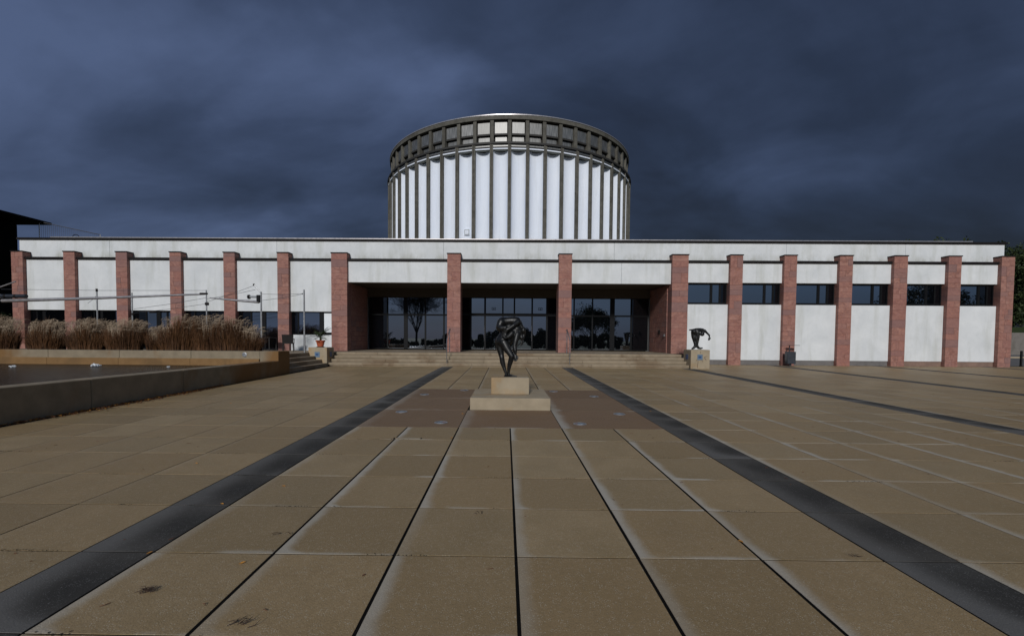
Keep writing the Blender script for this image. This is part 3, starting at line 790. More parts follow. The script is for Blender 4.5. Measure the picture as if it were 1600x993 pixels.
def hand(p, d, up, s=1.0):
    """palm, four unequal bent fingers and a thumb as capsule chains starting at wrist p, pointing along d"""
    p, d, up = Vector(p), Vector(d).normalized(), Vector(up).normalized(); sdir = d.cross(up).normalized(); ch = []
    ch.append([(tuple(p), .022*s), (tuple(p+d*.07*s), .030*s)])
    for i, L in enumerate((.060, .072, .068, .052)):
        o = sdir*((i-1.5)*.019*s); a = p + d*.075*s + o; b = a + (d*.9+up*.25)*L*.55*s; c = b + (d*.5+up*.8)*L*.5*s
        ch.append([(tuple(a), .0105*s), (tuple(b), .0095*s), (tuple(c), .008*s)])
    a = p + d*.025*s - sdir*.028*s; b = a + (d*.6-sdir*.6)*.035*s; c = b + (d*.9+up*.3)*.03*s
    ch.append([(tuple(a), .012*s), (tuple(b), .011*s), (tuple(c), .009*s)])
    return ch
K = .001845
def S1(x, y, d=0., r=None):
    p = ((x-290)*K, d, (895-y)*K)
    return p if r is None else (p, r)
st = empty('bronze_statue', (.07, 10.85, .758)); tag(st, 'dark bronze statue of a stooping figure carrying another body across its back', 'statue')
carrier = [
    [S1(195,440,.02,.115), S1(235,380,.02,.118), S1(300,335,.02,.125), S1(365,320,.02,.118), S1(420,318,.0,.085), S1(448,345,-.01,.05)],   # trunk bent forward
    [S1(172,455,.05,.098), S1(178,530,.05,.080), S1(196,620,.03,.060), S1(203,655,.01,.055), S1(212,715,.02,.056), S1(232,780,.02,.042), S1(255,850,.0,.030), S1(262,872,-.0,.028)],   # far leg
    [S1(225,455,-.06,.100), S1(262,525,-.10,.088), S1(305,590,-.14,.068), S1(332,632,-.16,.060), S1(318,690,-.12,.056), S1(303,745,-.09,.048), S1(292,820,-.07,.033), S1(290,868,-.06,.030)],   # near leg, knee forward
    [S1(262,882,.0,.026), S1(250,888,-.04,.024), S1(242,889,-.10,.018)],
    [S1(286,880,-.05,.028), S1(320,880,-.10,.028), S1(355,888,-.13,.019), S1(376,890,-.14,.014)],
    [S1(400,350,-.07,.070), S1(380,430,-.12,.060), S1(366,500,-.14,.050), S1(374,560,-.16,.044), S1(378,610,-.16,.026)],      # hanging arm
    [S1(330,340,-.10,.060), S1(285,385,-.15,.044), S1(235,382,-.17,.036), S1(222,340,-.15,.028)],                              # arm clasping the burden
]
carrier += hand(S1(378,612,-.16), (.05,-.05,-1), (-.3,-1,.2), 1.25)
carrier += hand(S1(222,340,-.15), (.25,-.1,1), (0,-1,0), 1.1)
cb_ = [(S1(458,392,-.02), .062, (.85, 1., 1.18)), (S1(478,405,-.05), .022, (1.2, .8, 1)), (S1(165,430,.05), .10, (.9, 1, 1.1)), (S1(215,430,-.05), .10, (1, 1, 1.1)), (S1(335,300,.04), .12, (1.2, 1.1, .8))]
carrier = [[(p, r*(1.13 if 1 <= i <= 5 else 1.22)) for p, r in c] for i, c in enumerate(carrier[:7])] + carrier[7:]
cb_ += [(S1(335,370,.02), .115, (1.0, 1.0, 1.3)), (S1(215,300,.02), .10, (1, 1, 1.2)), (S1(290,440,.0), .085, (1.0, 1.0, 1.2)), (S1(300,265,.03), .12, (1.2, 1.1, 1.1)), (S1(395,285,.0), .10, (1.1, 1.2, 1.1)), (S1(235,330,.02), .12, (1., 1.1, 1.3))]
capsules(carrier, cb_, 'carrying_figure', M['bronze'], st, (0,0,0), .0105, 3)
burden = [
    [S1(205,190,.0,.098), S1(265,182,.0,.085), S1(330,178,.0,.092), S1(390,180,.0,.090), S1(425,205,.0,.062), S1(455,255,-.01,.042)],  # torso face down across the back
    [S1(190,200,-.06,.085), S1(165,255,-.10,.062), S1(195,275,-.16,.056), S1(245,272,-.19,.050), S1(232,320,-.18,.042), S1(218,380,-.18,.028)],   # near leg, folded
    [S1(185,205,.08,.085), S1(158,265,.09,.062), S1(190,290,.04,.055), S1(225,330,.02,.045), S1(225,400,.0,.030)],
    [S1(218,380,-.18,.028), S1(240,398,-.21,.022), S1(262,402,-.23,.014)],
    [S1(410,195,-.09,.055), S1(350,240,-.17,.042), S1(270,295,-.20,.036), S1(252,330,-.2,.026)],      # arm laid diagonally
    [S1(430,215,.05,.052), S1(470,270,.03,.042), S1(490,330,.0,.036), S1(480,390,-.02,.030), S1(462,430,-.03,.022)],          # arm hanging at the right
]
burden += hand(S1(252,330,-.2), (-.2,-.05,-1), (0,-1,0), 1.0) + hand(S1(462,430,-.03), (-.2,0,-1), (0,-1,0), 1.0)
bb = [(S1(478,300,-.05), .066, (.85, 1, 1.15)), (S1(192,185,.0), .10, (1., 1.2, .85)), (S1(395,165,.03), .065, (1.3, 1.2, .8))]
burden = [[(p, r*1.15) for p, r in c] for c in burden[:6]] + burden[6:]
capsules(burden, bb, 'carried_figure', M['bronze'], st, (0,0,0), .0105, 3)
MB().cbox(-.10, .20, -.2, .08, -.004, .012, .004).build('bronze_foot_plate', M['bronze'], st)

K2 = .00278
def S2(x, y, d=0., r=None):
    p = ((x-320)*K2, d, (538-y)*K2)
    return p if r is None else (p, r)
s2 = empty('bronze_statue', (9.60, 22.9, 1.185)); tag(s2, 'black bronze figure bent double with one arm stretched forward, on the right pedestal', 'statue')
fig = [
    [S2(285,225,0,.13), S2(320,195,0,.125), S2(370,182,0,.10), S2(425,186,0,.09), S2(455,205,0,.075)],
    [S2(262,225,.05,.105), S2(268,300,.05,.10), S2(285,370,.03,.085), S2(303,440,.0,.078), S2(298,480,0,.070), S2(275,505,0,.062)],
    [S2(330,225,-.05,.105), S2(335,300,-.05,.10), S2(330,370,-.04,.082), S2(320,440,-.03,.075), S2(328,478,-.04,.068), S2(350,505,-.05,.062)],
    [S2(275,508,0,.058), S2(250,518,-.02,.05), S2(235,524,-.04,.036)],
    [S2(350,508,-.05,.058), S2(385,516,-.08,.05), S2(412,508,-.1,.034)],
    [S2(455,195,-.05,.070), S2(490,235,-.08,.052), S2(530,275,-.1,.045), S2(535,305,-.1,.034)],
    [S2(320,170,.08,.06), S2(260,182,.10,.05), S2(205,183,.1,.035)],
    [S2(440,220,-.02,.055), S2(415,235,-.03,.06)],
]
fig += hand(S2(535,305,-.1), (-.1,0,-1), (-.6,-.6,0), 1.4)
fb = [(S2(414,256,-.03), .112, (1.05, 1, .98)), (S2(265,215,0), .12, (1,1.2,1)), (S2(345,165,0), .07, (1.6,1.3,.7)), (S2(305,330,0), .12, (.8, .9, 2.0))]
capsules(fig, fb, 'bent_figure', M['bronze'], s2, (0,0,0), .015, 3)

# ================================================================== POTTED PALM
pp = empty('potted_palm', (-9.42, 22.92, 1.165)); tag(pp, 'young palm in a round terracotta pot on the left pedestal', 'potted plant')
MB().lathe([(.17,0),(.20,.015),(.20,.03),(.15,.03)], 24).build('saucer', M['saucer'], pp, smooth=True)
MB().lathe([(.145,.03),(.205,.28),(.235,.29),(.235,.345),(.215,.35),(.20,.30),(.01,.29)], 28).build('pot', M['terracotta'], pp, smooth=True)
MB().lathe([(.20,.28),(.12,.305),(.01,.31)], 18).build('soil', M['soil'], pp)
m = MB(); m.tube([(0,0,.28),(.01,0,.40),(0,0,.52)], [.055,.05,.03], 10)
m.build('stem', M['palm_stem'], pp)
for k in range(26):
    m = MB(); a = k*2.4 + random.uniform(-.2, .2); el = random.uniform(.35, 1.35); L = random.uniform(.50, .80); prev = Vector((0,0,.46)); pts = [prev.copy()]
    for i in range(9):
        e2 = el - .12*i*(1.2 - el*.3); prev = prev + Vector((math.cos(a)*math.cos(e2), math.sin(a)*math.cos(e2), math.sin(e2)))*L/9; pts.append(prev.copy())
    m.tube(pts, [.007-.0006*i for i in range(10)], 4)
    for i in range(2, 10):
        for j in (0, .5):
            if i == 9 and j: continue
            p = pts[i].lerp(pts[min(i+1, 9)], j); d = (pts[min(i+1,9)]-pts[i-1]).normalized(); sd_ = d.cross(Vector((0,0,1)))
            if sd_.length < .01: continue
            sd_.normalize()
            for sg in (-1, 1):
                l = .21*(1-abs(i-5)/8)*random.uniform(.8, 1.1); tip = p + (sd_*sg*.75 + d*.7 + Vector((0,0,-.12)))*l; w = d*.013
                m.poly([p-w, p+w, tip])
    m.build('frond', M['palm'], pp)

# ================================================================== CHAIR, TABLE
ch = empty('rattan_chair', (-11.92, 24.7, .90), math.radians(200)); tag(ch, 'dark woven garden chair on the terrace against the white wall', 'chair')
MB().cbox(-.27, .27, -.26, .26, .40, .46, .02).build('seat', M['rattan'], ch)
m = MB(); m.v = [(-.27,.22,.44),(.27,.22,.44),(.27,.26,.44),(-.27,.26,.44),(-.29,.33,.90),(.29,.33,.90),(.29,.37,.90),(-.29,.37,.90)]; m.f = [(0,3,2,1),(4,5,6,7),(0,1,5,4),(1,2,6,5),(2,3,7,6),(3,0,4,7)]
m.build('backrest', M['rattan'], ch)
for sx_ in (-.25, .25):
    for sy_ in (-.23, .23): MB().tube([(sx_, sy_, .42), (sx_*1.04, sy_*1.1, 0)], .02, 8).build('leg', M['rattan'], ch)
    MB().tube([(sx_*1.1, .30, .66), (sx_*1.1, -.2, .66), (sx_*1.08, -.24, .42)], .02, 8).build('armrest', M['rattan'], ch)
tb = empty('garden_table', (-13.1, 24.6, .90)); tag(tb, 'small dark square garden table left of the woven chair, behind the grasses', 'table')
MB().cbox(-.42, .42, -.42, .42, .71, .74, .01).build('table_top', M['rattan'], tb)
for sx_ in (-.37, .37):
    for sy_ in (-.37, .37): MB().cbox(sx_-.02, sx_+.02, sy_-.02, sy_+.02, 0, .71, .003).build('leg', M['rattan'], tb)

# ================================================================== LITTER BIN, BOLLARD
bn = empty('litter_bin', (15.72, 25.15, gz(25.15)), math.radians(-8)); tag(bn, 'charcoal metal litter bin with a flat raised lid against a sandstone pillar', 'litter bin')
MB().cbox(-.21, .21, -.17, .17, .13, .80, .012).build('bin_body', M['bin'], bn)
MB().cbox(-.05, .05, -.05, .05, 0, .13, .005).build('foot', M['bin'], bn); MB().cbox(-.17, .17, -.13, .13, 0, .012, .003).build('foot_plate', M['bin'], bn)
MB().cbox(-.02, .02, .10, .14, .80, 1.14, .004).build('lid_post', M['bin'], bn); MB().cbox(-.05, .42, -.14, .16, 1.14, 1.16, .004).build('lid', M['bin'], bn)
bl = empty('bollard', (29.95, 26.6, gz(26.6))); tag(bl, 'thin black bollard beyond the right corner of the museum', 'bollard')
MB().lathe([(.055,0),(.055,.86),(.05,.89),(.02,.90)], 16).build('shaft', M['black_metal'], bl, smooth=True); MB().lathe([(.09,0),(.09,.015),(.06,.03)], 16).build('foot_ring', M['black_metal'], bl)

# ================================================================== KINETIC POLES OVER THE GRASSES
def kpole(x, y, z1, label, r=.035, zb=.9):
    e_ = empty('steel_mast', (x, y, zb)); tag(e_, label, 'mast')
    MB().tube([(0,0,0), (0,0,z1-zb)], [r, r*.85], 10).build('mast', M['galv'], e_, smooth=True)
    return e_
k1 = kpole(-19.55, 21.5, 3.9, 'plain steel mast farthest left above the grasses')
MB().lathe([(.045,0),(.045,.14)], 10).build('cap', M['dark_trim'], k1, (0,0,2.86))
k2 = kpole(-17.86, 21.5, 3.72, 'steel mast second from the left, beside the third sandstone pillar')
MB().cbox(.0, .10, -.05, .05, 1.75, 1.86, .01).build('clamp', M['dark_trim'], k2)
k3 = kpole(-14.28, 21.5, 3.87, 'steel mast behind the tallest grasses holding the long horizontal lance')
boom = MB(); L = 9.85
boom.tube([(-L, 0, 2.40), (-L*.62, 0, 2.52), (-L*.35, 0, 2.63), (-.06, 0, 2.78)], [.085, .07, .055, .04], 10)
bm_ = boom.build('long_lance', M['coping'], k3, smooth=True)
MB().cbox(-.30, .05, -.05, .05, 2.76, 2.84, .01).build('bracket', M['dark_trim'], k3)
MB().cbox(-.05, .09, -.06, .06, 2.25, 2.38, .01).build('clamp', M['dark_trim'], k3)
k4 = kpole(-11.66, 21.5, 3.80, 'steel mast with a drum lamp and a short lance near the right end of grasses', .045)
MB().tube([(-.10, 0, 2.42), (-1.35, 0, 2.50), (-2.45, 0, 2.60)], [.07, .05, .03], 10).build('short_lance', M['coping'], k4, smooth=True)
MB().cbox(-.20, .0, -.07, .07, 2.40, 2.75, .02).build('bracket', M['black_metal'], k4)
MB().tube([(-.55, 0, 2.66), (-.20, 0, 2.66)], [.05, .05], 10).build('drum', M['galv'], k4, smooth=True)
MB().tube([(-.62, 0, 2.66), (-.54, 0, 2.66)], [.10, .10], 14).build('drum_end', M['dark_trim'], k4, smooth=True)
MB().tube([(0, 0, 2.86), (-.32, 0, 3.22)], .03, 8).build('top_arm', M['galv'], k4, smooth=True)
MB().sphere((-.34, 0, 3.24), .05, 8).build('pulley', M['dark_trim'], k4)
k5 = kpole(-10.05, 22.5, 4.02, 'tall plain steel mast by the side steps, left of the potted palm', .045)
MB().sphere((-.08, 0, 2.92), .03, 8).build('eye_bolt', M['dark_trim'], k5)
def wires(parent, segs):
    m = MB()
    for a, b in segs:
        mid = [(a[0]+b[0])/2, (a[1]+b[1])/2, (a[2]+b[2])/2-.03]; m.tube([a, mid, b], .008, 4)
    return m.build('wire', M['wire'], parent)
wires(k3, [((-.02,0,2.95), (-9.9,0,2.95)), ((0,0,2.32), (-3.5,0,1.86)), ((-.02,0,2.6), (-3.5,0,2.05)), ((0,0,2.40), (2.30,0,3.20)), ((0,0,2.55), (2.35,0,3.0))])
wires(k5, [((-.08,0,2.92), (-1.58,-.95,2.80)), ((-.08,0,2.90), (-1.58,-.95,2.50))])
wires(k1, [((0,0,2.7), (-.45,0,2.3))])
k6 = kpole(-24.9, 21.5, 3.62, 'steel mast at the left edge carrying a grey lantern tube and a slanting rod')
MB().tube([(-.2, -.1, 2.60), (2.05, -.1, 2.62)], [.09, .09], 12).build('lantern_tube', M['bin'], k6, smooth=True)
for q in (.42, 1.0, 1.5): MB().tube([(q, -.1, 2.606), (q+.10, -.1, 2.608)], [.098, .098], 12).build('tube_collar', M['dark_trim'], k6, smooth=True)
MB().tube([(.3, -.1, 2.603), (.85, -.1, 2.606)], [.094, .094], 12).build('tube_sleeve', M['coping'], k6, smooth=True)
MB().tube([(-.6, 0, 2.6), (1.45, 0, 3.32)], .03, 8).build('slanting_rod', M['coping'], k6, smooth=True)

# ================================================================== DRY GRASSES
def grass_clump(x, y, w, h, label, n=1500, lean=.35, pale=1.0):
    e_ = empty('grass_clump', (x, y, .88)); tag(e_, label, 'ornamental grass', 'tall dry grasses along the far pool wall')
    m = MB(); pm_ = MB(); m.r = []; pm_.r = []
    for i in range(n):
        a = random.uniform(0, 6.283); rr = random.random()**.5
        bx, by = rr*w*.42*math.cos(a), rr*.42*math.sin(a)
        H = h*random.uniform(.45, 1.0)*(1-.18*rr)*(.90+.16*math.sin(bx*5+x*3)); out = random.uniform(.05, .35)*rr
        lx = lean*H*random.uniform(.1, .75)*random.random() + out*math.cos(a)*1.2; ly = out*math.sin(a)*1.2 + random.uniform(-.08, .08)
        wd_ = random.uniform(.004, .010); r = random.random(); tw = random.uniform(-.6, .6)
        ux, uy = math.cos(tw)*wd_, math.sin(tw)*wd_
        P = [Vector((bx, by, 0)), Vector((bx+lx*.12, by+ly*.12, H*.4)), Vector((bx+lx*.45, by+ly*.45, H*.78)), Vector((bx+lx, by+ly, H*(1 if random.random() < .6 else .86)))]
        b = len(m.v)
        for j, p in enumerate(P):
            k_ = (1, .95, .7, .12)[j]; m.v += [(p.x-ux*k_, p.y-uy*k_, p.z), (p.x+ux*k_, p.y+uy*k_, p.z)]
        for j in range(3): m.f.append((b+2*j, b+2*j+1, b+2*j+3, b+2*j+2)); m.r.append(r)
    for i in range(int(n*(.14 if x < -14.6 else .05))):
        a = random.uniform(0, 6.283); rr = random.random()**.5
        bx, by = rr*w*.46*math.cos(a), rr*.46*math.sin(a)
        H = h*random.uniform(.68, 1.03)*(1-.12*rr); lx = lean*H*random.uniform(.05, .35)
        p0 = Vector((bx*.7, by*.7, H*.3)); p = Vector((bx+lx, by, H*.93)); d = Vector((random.uniform(.35, 1.), random.uniform(-.3, .3), random.uniform(.15, .7))).normalized(); L = random.uniform(.18, .34)
        b = len(pm_.v); pm_.v += [tuple(p0 - Vector((.004,0,0))), tuple(p0 + Vector((.004,0,0))), tuple(p + Vector((.003,0,0))), tuple(p - Vector((.003,0,0)))]; pm_.f.append((b,b+1,b+2,b+3)); r = random.random(); pm_.r.append(r)
        for j in range(13):
            t = j/13; q = p + d*L*t + Vector((0,0,-.12*L*t*t*4)); dirn = (d*.9 + Vector((random.uniform(-.5,.5), random.uniform(-.5,.5), random.uniform(-.7,.3)))).normalized()*random.uniform(.04, .08)*(1.15-t)
            wv = dirn.cross(Vector((random.uniform(-1,1), 1, random.uniform(-1,1)))).normalized()*.0075
            b = len(pm_.v); pm_.v += [tuple(q-wv), tuple(q+wv), tuple(q+dirn)]; pm_.f.append((b,b+1,b+2)); pm_.r.append(r)
    o = m.build('blades', M['blade'], e_); p_ = pm_.build('plumes', M['plume'], e_)
    return e_
gc = [(-25.3, 19.9, 1.6, 1.30, 'dry grass clump at the very left edge of the photo, cut by the frame'),
      (-22.7, 19.8, 2.5, 1.50, 'broad dry grass clump with pale plumes in front of the first sandstone pillar'),
      (-20.4, 19.9, 1.7, 1.36, 'dry grass clump before the second sandstone pillar, low between its neighbours'),
      (-18.6, 19.9, 1.7, 1.42, 'dry grass clump between the first two steel masts'),
      (-16.9, 19.9, 1.7, 1.42, 'dry grass clump with whitish plumes just right of the second steel mast'),
      (-15.5, 20.1, 1.1, 1.15, 'sparse short dry grass clump in the gap before the fourth sandstone pillar'),
      (-14.4, 19.8, 1.8, 1.62, 'tallest dry grass clump, around the foot of the mast with the long lance'),
      (-13.1, 19.9, 1.7, 1.68, 'dense rust brown grass clump just right of the mast with the long lance'),
      (-11.95, 19.8, 1.6, 1.46, 'dense rust brown grass clump second from the right end'),
      (-11.2, 19.8, .95, 1.15, 'dry grass clump at the right end, beside the pool wall pier')]
for x, y, w, h, lab in gc: grass_clump(x, y, w*1.02, h*1.13+.05, lab, int(1500*w*h/1.6))
sb = MB(); sb.prism([(-34, 17.9), (-10.4, 17.9), (-10.4, 21.2), (-34, 21.2)], .5, .905); sb.build('planting_bed', M['soil']); tag(bpy.data.objects['planting_bed'], kind='structure')

# ================================================================== TREES AND SHRUBS
def branch(m, p, d, L, r, depth, tips, gnarl=.25, minr=.01):
    n = 4; pts = [p.copy()]; rs = [r]; q = p.copy(); dd = d.copy()
    for i in range(n):
        dd = (dd + Vector((random.uniform(-1,1), random.uniform(-1,1), random.uniform(-.5,.8)))*gnarl*.35).normalized()
        q = q + dd*L/n; pts.append(q.copy()); rs.append(r*(1-.42*(i+1)/n))
        if depth > 0 and i >= 1 and random.random() < .75:
            side = dd.cross(Vector((random.uniform(-1,1), random.uniform(-1,1), random.uniform(-1,1)))).normalized()
            branch(m, q, (dd*.6+side*.7+Vector((0,0,.25))).normalized(), L*random.uniform(.55,.8), max(minr, rs[-1]*.6), depth-1, tips, gnarl, minr)
    m.tube(pts, rs, 6 if r > .06 else 4)
    if depth > 0:
        for _ in range(2):
            side = dd.cross(Vector((random.uniform(-1,1), random.uniform(-1,1), random.uniform(-1,1)))).normalized()
            branch(m, q, (dd*.8+side*.55+Vector((0,0,.1))).normalized(), L*random.uniform(.6,.8), max(minr, rs[-1]*.75), depth-1, tips, gnarl, minr)
    else: tips.append(q)
def leaves(m, c, r, n, s):
    for _ in range(n):
        d = Vector((random.gauss(0,1), random.gauss(0,1), random.gauss(0,1))).normalized()*r*random.random()**.4; p = c+d
        u = Vector((random.uniform(-1,1), random.uniform(-1,1), random.uniform(-1,1))).normalized(); w = u.cross(Vector((random.uniform(-1,1), random.uniform(-1,1), random.uniform(-1,1)))).normalized()
        k = s*random.uniform(.6, 1.3); m.poly([p-u*k, p-w*k*.5, p+u*k, p+w*k*.5]); m.r = (m.r or []); m.r.append(random.random())
def tree(x, y, h, label, leafy=True, depth=4, spread=1.0, nl=26, ls=.16, z=None, lr=.9):
    z = gz(y) if z is None else z
    e_ = empty('leafy_tree' if leafy else 'bare_tree', (x, y, z)); tag(e_, label, 'tree')
    m = MB(); tips = []; th = h*(.22 if leafy else .30)
    m.tube([(0,0,-.2), (0,0,th*.4), (.05,0,th)], [h*.022, h*.018, h*.016], 10)
    for k in range(5):
        a = k*1.256+random.uniform(-.3,.3)
        branch(m, Vector((.05,0,th*random.uniform(.75,1))), Vector((math.cos(a)*.65*spread, math.sin(a)*.65*spread, 1)).normalized(), h*.27, h*.011, depth, tips, .3, .012 if not leafy else .01)
    branch(m, Vector((.05,0,th)), Vector((0,0,1)), h*.30, h*.014, depth, tips, .2, .012)
    m.build('trunk', M['bark'], e_)
    if leafy:
        lm = MB(); lm.r = []
        if len(tips) > 700: tips = random.sample(tips, 700)
        for t in tips: leaves(lm, t, lr*random.uniform(.5,1.1), nl, ls)
        lm.build('crown', M['leaf_dark'], e_)
    return e_
def shrub(x, y, w, d, h, label, z=None, n=2600, s=.10, group=None):
    z = gz(y) if z is None else z
    e_ = empty('shrub', (x, y, z)); tag(e_, label, 'shrub', group)
    m = MB(); m.r = []; st_ = MB()
    for k in range(26):
        c = Vector((random.uniform(-.42,.42)*w, random.uniform(-.4,.4)*d, random.uniform(.25,.85)*h)); st_.tube([(c.x*.2, c.y*.2, -.05), tuple(c*.6), tuple(c)], [.03,.02,.008], 4)
        leaves(m, c, h*.22, n//26, s)
    m.build('foliage', M['leaf_dark'], e_); st_.build('stems', M['bark'], e_); return e_
# to the right, behind the museum corner
tree(54.0, 58, 12.9, 'dark leafy treetop just showing above the right end of the museum roof', True, 3, .9, 22, .20, 2.2)
tree(61.6, 56, 12.0, 'dark leafy tree beyond the right corner of the museum', True, 3, .9, 30, .17, 2.2)
tree(67.5, 58, 13.0, 'dark leafy tree at the right edge of the photo behind the lawn bank', True, 3, 1.1, 22, .20, 2.2)
for i, (x, y, lab) in enumerate(((58.2, 54.5, 'dark shrub under the trees, nearest the museum corner'), (61.6, 54.5, 'dark shrub on the lawn bank at the right edge'), (65.5, 54.5, 'dark shrub on the lawn bank beyond the right edge of the wall'))):
    shrub(x, y, 4.4, 3, 4.6, lab, 3.2, 3600, .15)
bk = MB(); bk.v = [(40,45.3,2.4),(120,45.3,2.4),(120,52,3.4),(40,52,3.4),(40,75,3.9),(120,75,3.9)]; bk.f = [(0,1,2,3),(3,2,5,4)]; bk.build('lawn_bank', M['lawn']); tag(bpy.data.objects['lawn_bank'], kind='structure')
rw = empty('retaining_wall', (40, 45, .45)); tag(rw, 'grey concrete retaining wall below the lawn at the right edge', 'wall')
for i in range(12): MB().cbox(i*4+.006, i*4+3.994, 0, .3, -.1, 2.18, .02).build('wall_panel', M['retaining'], rw)
# left: dark building, roof rail, shrub
db = empty('dark_building', (-34.7, 22, .2)); tag(db, 'black timber building with a flat overhanging roof at the left edge', 'building')
MB().box(-18, 0, -10, 10, -.4, 9.38).build('wall', M['timber'], db)
MB().cbox(-19.5, 1.92, -11.5, 10.6, 9.40, 9.56, .02).build('roof', M['timber'], db)
for i in range(10): MB().box(.002, .03, -10+2*i+.02, -8+2*i-.02, 0, 9.2).build('wall_board', M['timber'], db)
MB().cbox(-.5, .62, 10.05, 10.5, 6.6, 7.5, .02).build('grey_duct', M['asphalt'], db)
rr = empty('roof_fence', (-33.1, 32, 7.12)); tag(rr, 'thin wire mesh fence falling to the right on the museum roof beside the dark building', 'fence')
MB().tube([(0,0,0),(0,0,2.6)], .03, 6).build('post', M['galv'], rr)
MB().tube([(4.35,0,0),(4.35,0,1.70)], .03, 6).build('post', M['galv'], rr)
MB().tube([(0,0,2.58),(2.2,0,2.12),(4.35,0,1.68)], .028, 6).build('top_wire', M['wire'], rr)
m = MB()
for i in range(1, 30):
    x = i*4.35/30; m.box(x-.004, x+.004, -.004, .004, 0, 2.58-.9*x/4.35)
m.build('mesh_wires', M['wire'], rr)
MB().box(-4.5, 9.2, -.3, .3, -.6, 0).build('roof_kerb', M['dark_trim'], rr)
dsh = empty('roof_lamp', (-28.6, 30.0, 7.12)); tag(dsh, 'small round caged lamp on the museum roof near its left end', 'lamp')
m = MB(); m.tube([(.24*math.cos(a*.3927), 0, 1.0+.24*math.sin(a*.3927)) for a in range(17)], .022, 6); m.build('hoop', M['dark_trim'], dsh)
MB().sphere((0,0,1.0), .12, 10).build('lamp_body', M['galv'], dsh); MB().tube([(0,0,0),(0,0,1.0)], .025, 6).build('stand', M['dark_trim'], dsh)
shrub(-31.5, 27.2, 3.2, 2.5, 2.4, 'dark shrub left of the first sandstone pillar, under the black building', .9)
# behind the viewer: what the museum's glazing mirrors
tree(-16.5, -25.5, 11.6, 'bare wide-crowned tree mirrored in the left entrance glazing', False, 5, .75, z=-.3)
tree(15.9, -25.5, 8.4, 'leafy round tree mirrored in the right entrance glazing', True, 3, 1.3, 26, .15, -.3, 1.0)
tree(66.0, -20, 13.0, 'leafy tree mirrored in the two rightmost windows', True, 3, 1.2, 14, .20, -.2)
for i in range(9):
    xx = -32 + i*8.2
    shrub(xx, -30 + random.uniform(-2, 2), 10.5, 3, (2.0, 2.2, 2.0, 3.0, 4.3, 4.2, 3.2, 3.0, 3.4)[i], ['low hedge shrub mirrored at the far left of the glazing', 'rounded shrub behind the viewer, second from the left', 'shrub behind the viewer beside the bare tree', 'shrub behind the viewer left of the centre line', 'shrub behind the viewer on the centre line, mirrored in the doors', 'shrub behind the viewer right of the centre line', 'shrub behind the viewer beside the leafy round tree', 'shrub behind the viewer second from the right', 'low shrub behind the viewer at the far right'][i], -.5, 6000, .26)

# ================================================================== LEAVES, TWIGS, LITTER
def leaf_mesh(m, x, y, z, s, rz, curl=.3):
    c, sn = math.cos(rz), math.sin(rz); L = []
    for u, v, h_ in ((-1,0,.15),(-.4,.42,.25),(.35,.38,.3),(1,0,.1),(.35,-.38,.35),(-.4,-.42,.2)): L.append((x+(u*c-v*sn)*s, y+(u*sn+v*c)*s, z+.003+h_*s*curl*random.uniform(.2,1.2)))
    b = len(m.v); m.v += L + [(x, y, z+.002)]
    for i in range(6): m.f.append((b+i, b+(i+1) % 6, b+6))
def gpt(px, py):
    Y = 707.2*1.65/((py - 529 + .0073*(790-px)) + 7.42); X = (px-790.)/707.2*Y; return X, Y
m1, m2 = MB(), MB()
for i in range(1100):       # drift of leaves along the pool wall
    t = random.random()**.8; y = 7.6 + t*6.2; x = WX + .02 + abs(random.gauss(0, .10*(.4+math.sin(math.pi*min(1, (y-7.4)/6.6))*1.3)))
    (m1 if random.random() < .30 else m2).v and None
    leaf_mesh(m1 if random.random() < .28 else m2, x, y, gz(y) + random.uniform(0, .03), random.uniform(.018, .038), random.uniform(0, 6.3), 1.2)
o = m1.build('yellow_leaf_drift', M['leaf_y']); tag(o, 'drift of yellow fallen leaves at the foot of the pool side wall', 'leaves', kind='stuff')
o = m2.build('brown_leaf_drift', M['leaf_b']); tag(o, 'brown withered leaves heaped along the pool side wall', 'leaves', kind='stuff')
m = MB(); random.seed(5)
for i in range(420):
    y = 1.8 + 20*random.random()**1.5; x = random.uniform(-8.4, 26)
    if -9 < x < 9 and y > 22: continue
    if random.random() < .6: leaf_mesh(m, x, y, gz(y), random.uniform(.007, .020), random.uniform(0, 6.3), .8)
    else:
        a = random.uniform(0, 6.3); L = random.uniform(.02, .07); m.tube([(x, y, gz(y)+.006), (x+L*.5*math.cos(a), y+L*.5*math.sin(a), gz(y)+.010), (x+L*math.cos(a+.5), y+L*math.sin(a+.5), gz(y)+.006)], .0022, 4)
o = m.build('leaf_crumbs', M['leaf_b']); tag(o, 'tiny brown leaf crumbs and twigs scattered over the paving', 'litter', kind='stuff')
m = MB()
for i in range(260): x = random.uniform(10.3, 28); leaf_mesh(m, x, 25.75-random.random()**2*.35, gz(25.6)+.004, random.uniform(.015, .03), random.uniform(0, 6.3), 1)
for i in range(60): leaf_mesh(m, random.uniform(-9.0, -7.2), 22.5-random.random()**2*.3, gz(22.4)+.004, random.uniform(.02, .04), random.uniform(0, 6.3), 1)
o = m.build('leaf_fringe', M['leaf_b']); tag(o, 'thin fringe of dead leaves along the foot of the museum wall', 'leaves', kind='stuff')
m = MB()
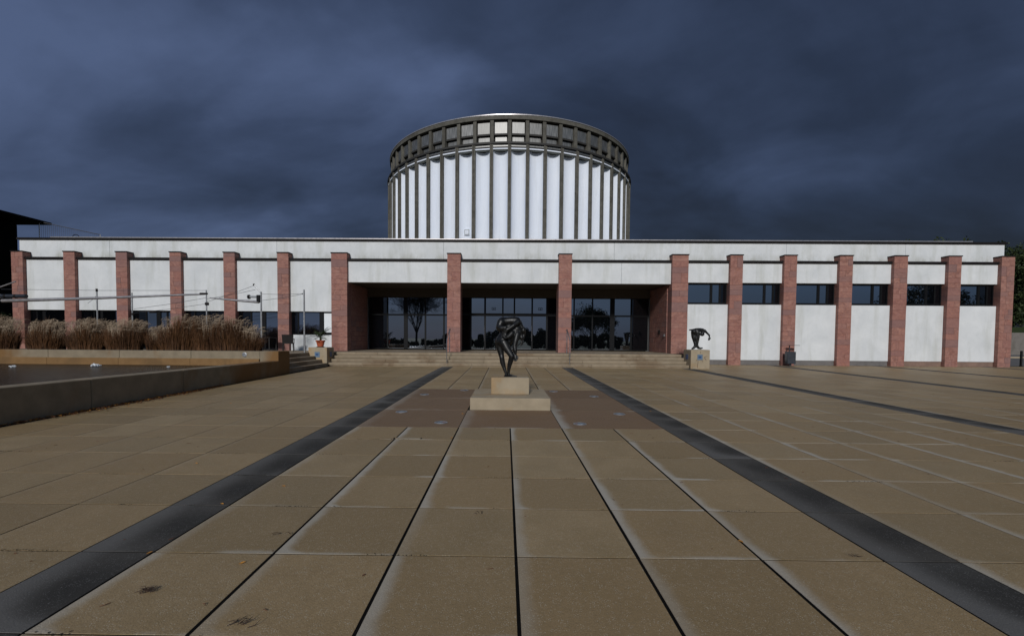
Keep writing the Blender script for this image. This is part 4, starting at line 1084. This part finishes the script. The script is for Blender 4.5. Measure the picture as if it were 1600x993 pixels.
for k in range(-2, 9):
    yj = R0 + k*RD
    for q in range(14):
        xs_ = random.uniform(-8, 12); n_ = random.randint(4, 26)
        for i in range(n_):
            xx = xs_ + i*.018 + random.uniform(-.01, .01); leaf_mesh(m, xx, yj + random.gauss(0, .008), gz(yj)-.001, random.uniform(.004, .011), random.uniform(0, 6.3), .8)
o = m.build('joint_moss', M['moss']); tag(o, 'dark moss and grit caught in the joints between the paving slabs', 'moss', kind='stuff')
yl = [(222, 872, 'yellow fallen leaf on the paving right of the left dark strip, nearest the front'), (371, 888, 'pale yellow fallen leaf in the front left slab'), (439, 763, 'orange fallen leaf two rows behind the left front slabs'),
      (340, 792, 'yellow fallen leaf on the edge of the left dark strip'), (300, 727, 'small yellow leaf left of the left dark strip'), (723.5, 647, 'orange leaf on the brown slab by the corner of the statue base'), (706, 685, 'small yellow leaf on the joint in front of the brown slabs'),
      (1163, 849, 'yellow green leaf lying in the joint on the right'), (1017, 642, 'small orange leaf on the right dark strip'), (356, 631, 'small yellow leaf out on the left paving')]
for px, py, lab in yl:
    X, Y = gpt(px, py); m = MB(); leaf_mesh(m, 0, 0, 0, .026 if py > 700 else .036, random.uniform(0, 6.3), .8)
    o = m.build('fallen_leaf', M['leaf_y'], None, (X, Y, gz(Y)+.003)); tag(o, lab, 'leaf', 'single yellow leaves on the paving')
tw = [(217, 936, 22, .07, 'tangled clump of dry brown twigs on the front left slab'), (438, 842, 3, .12, 'single thin twig beside the joint left of centre'), (750, 807, 4, .05, 'curled brown twig left of the centre joint'), (365, 990, 9, .10, 'dark twigs at the bottom edge of the photo'), (1345, 872, 5, .06, 'dark moss and twig scrap on the joint at right')]
for px, py, n, L, lab in tw:
    L *= .8
    X, Y = gpt(px, py); m = MB()
    for i in range(n):
        a = random.uniform(-.8, .8) + (math.pi if random.random() < .5 else 0); r = random.uniform(.4, 1)*L; x0, y0 = random.gauss(0, L*.35), random.gauss(0, L*.18)
        m.tube([(x0, y0, .006), (x0+r*.5*math.cos(a), y0+r*.5*math.sin(a), .010+random.uniform(0, .02)), (x0+r*math.cos(a+.4), y0+r*math.sin(a+.4), .008+random.uniform(0, .02))], [.0028, .0022, .001], 4)
    o = m.build('twig_clump' if n > 3 else 'twig', M['twig'], None, (X, Y, gz(Y)+.002)); tag(o, lab, 'twigs')
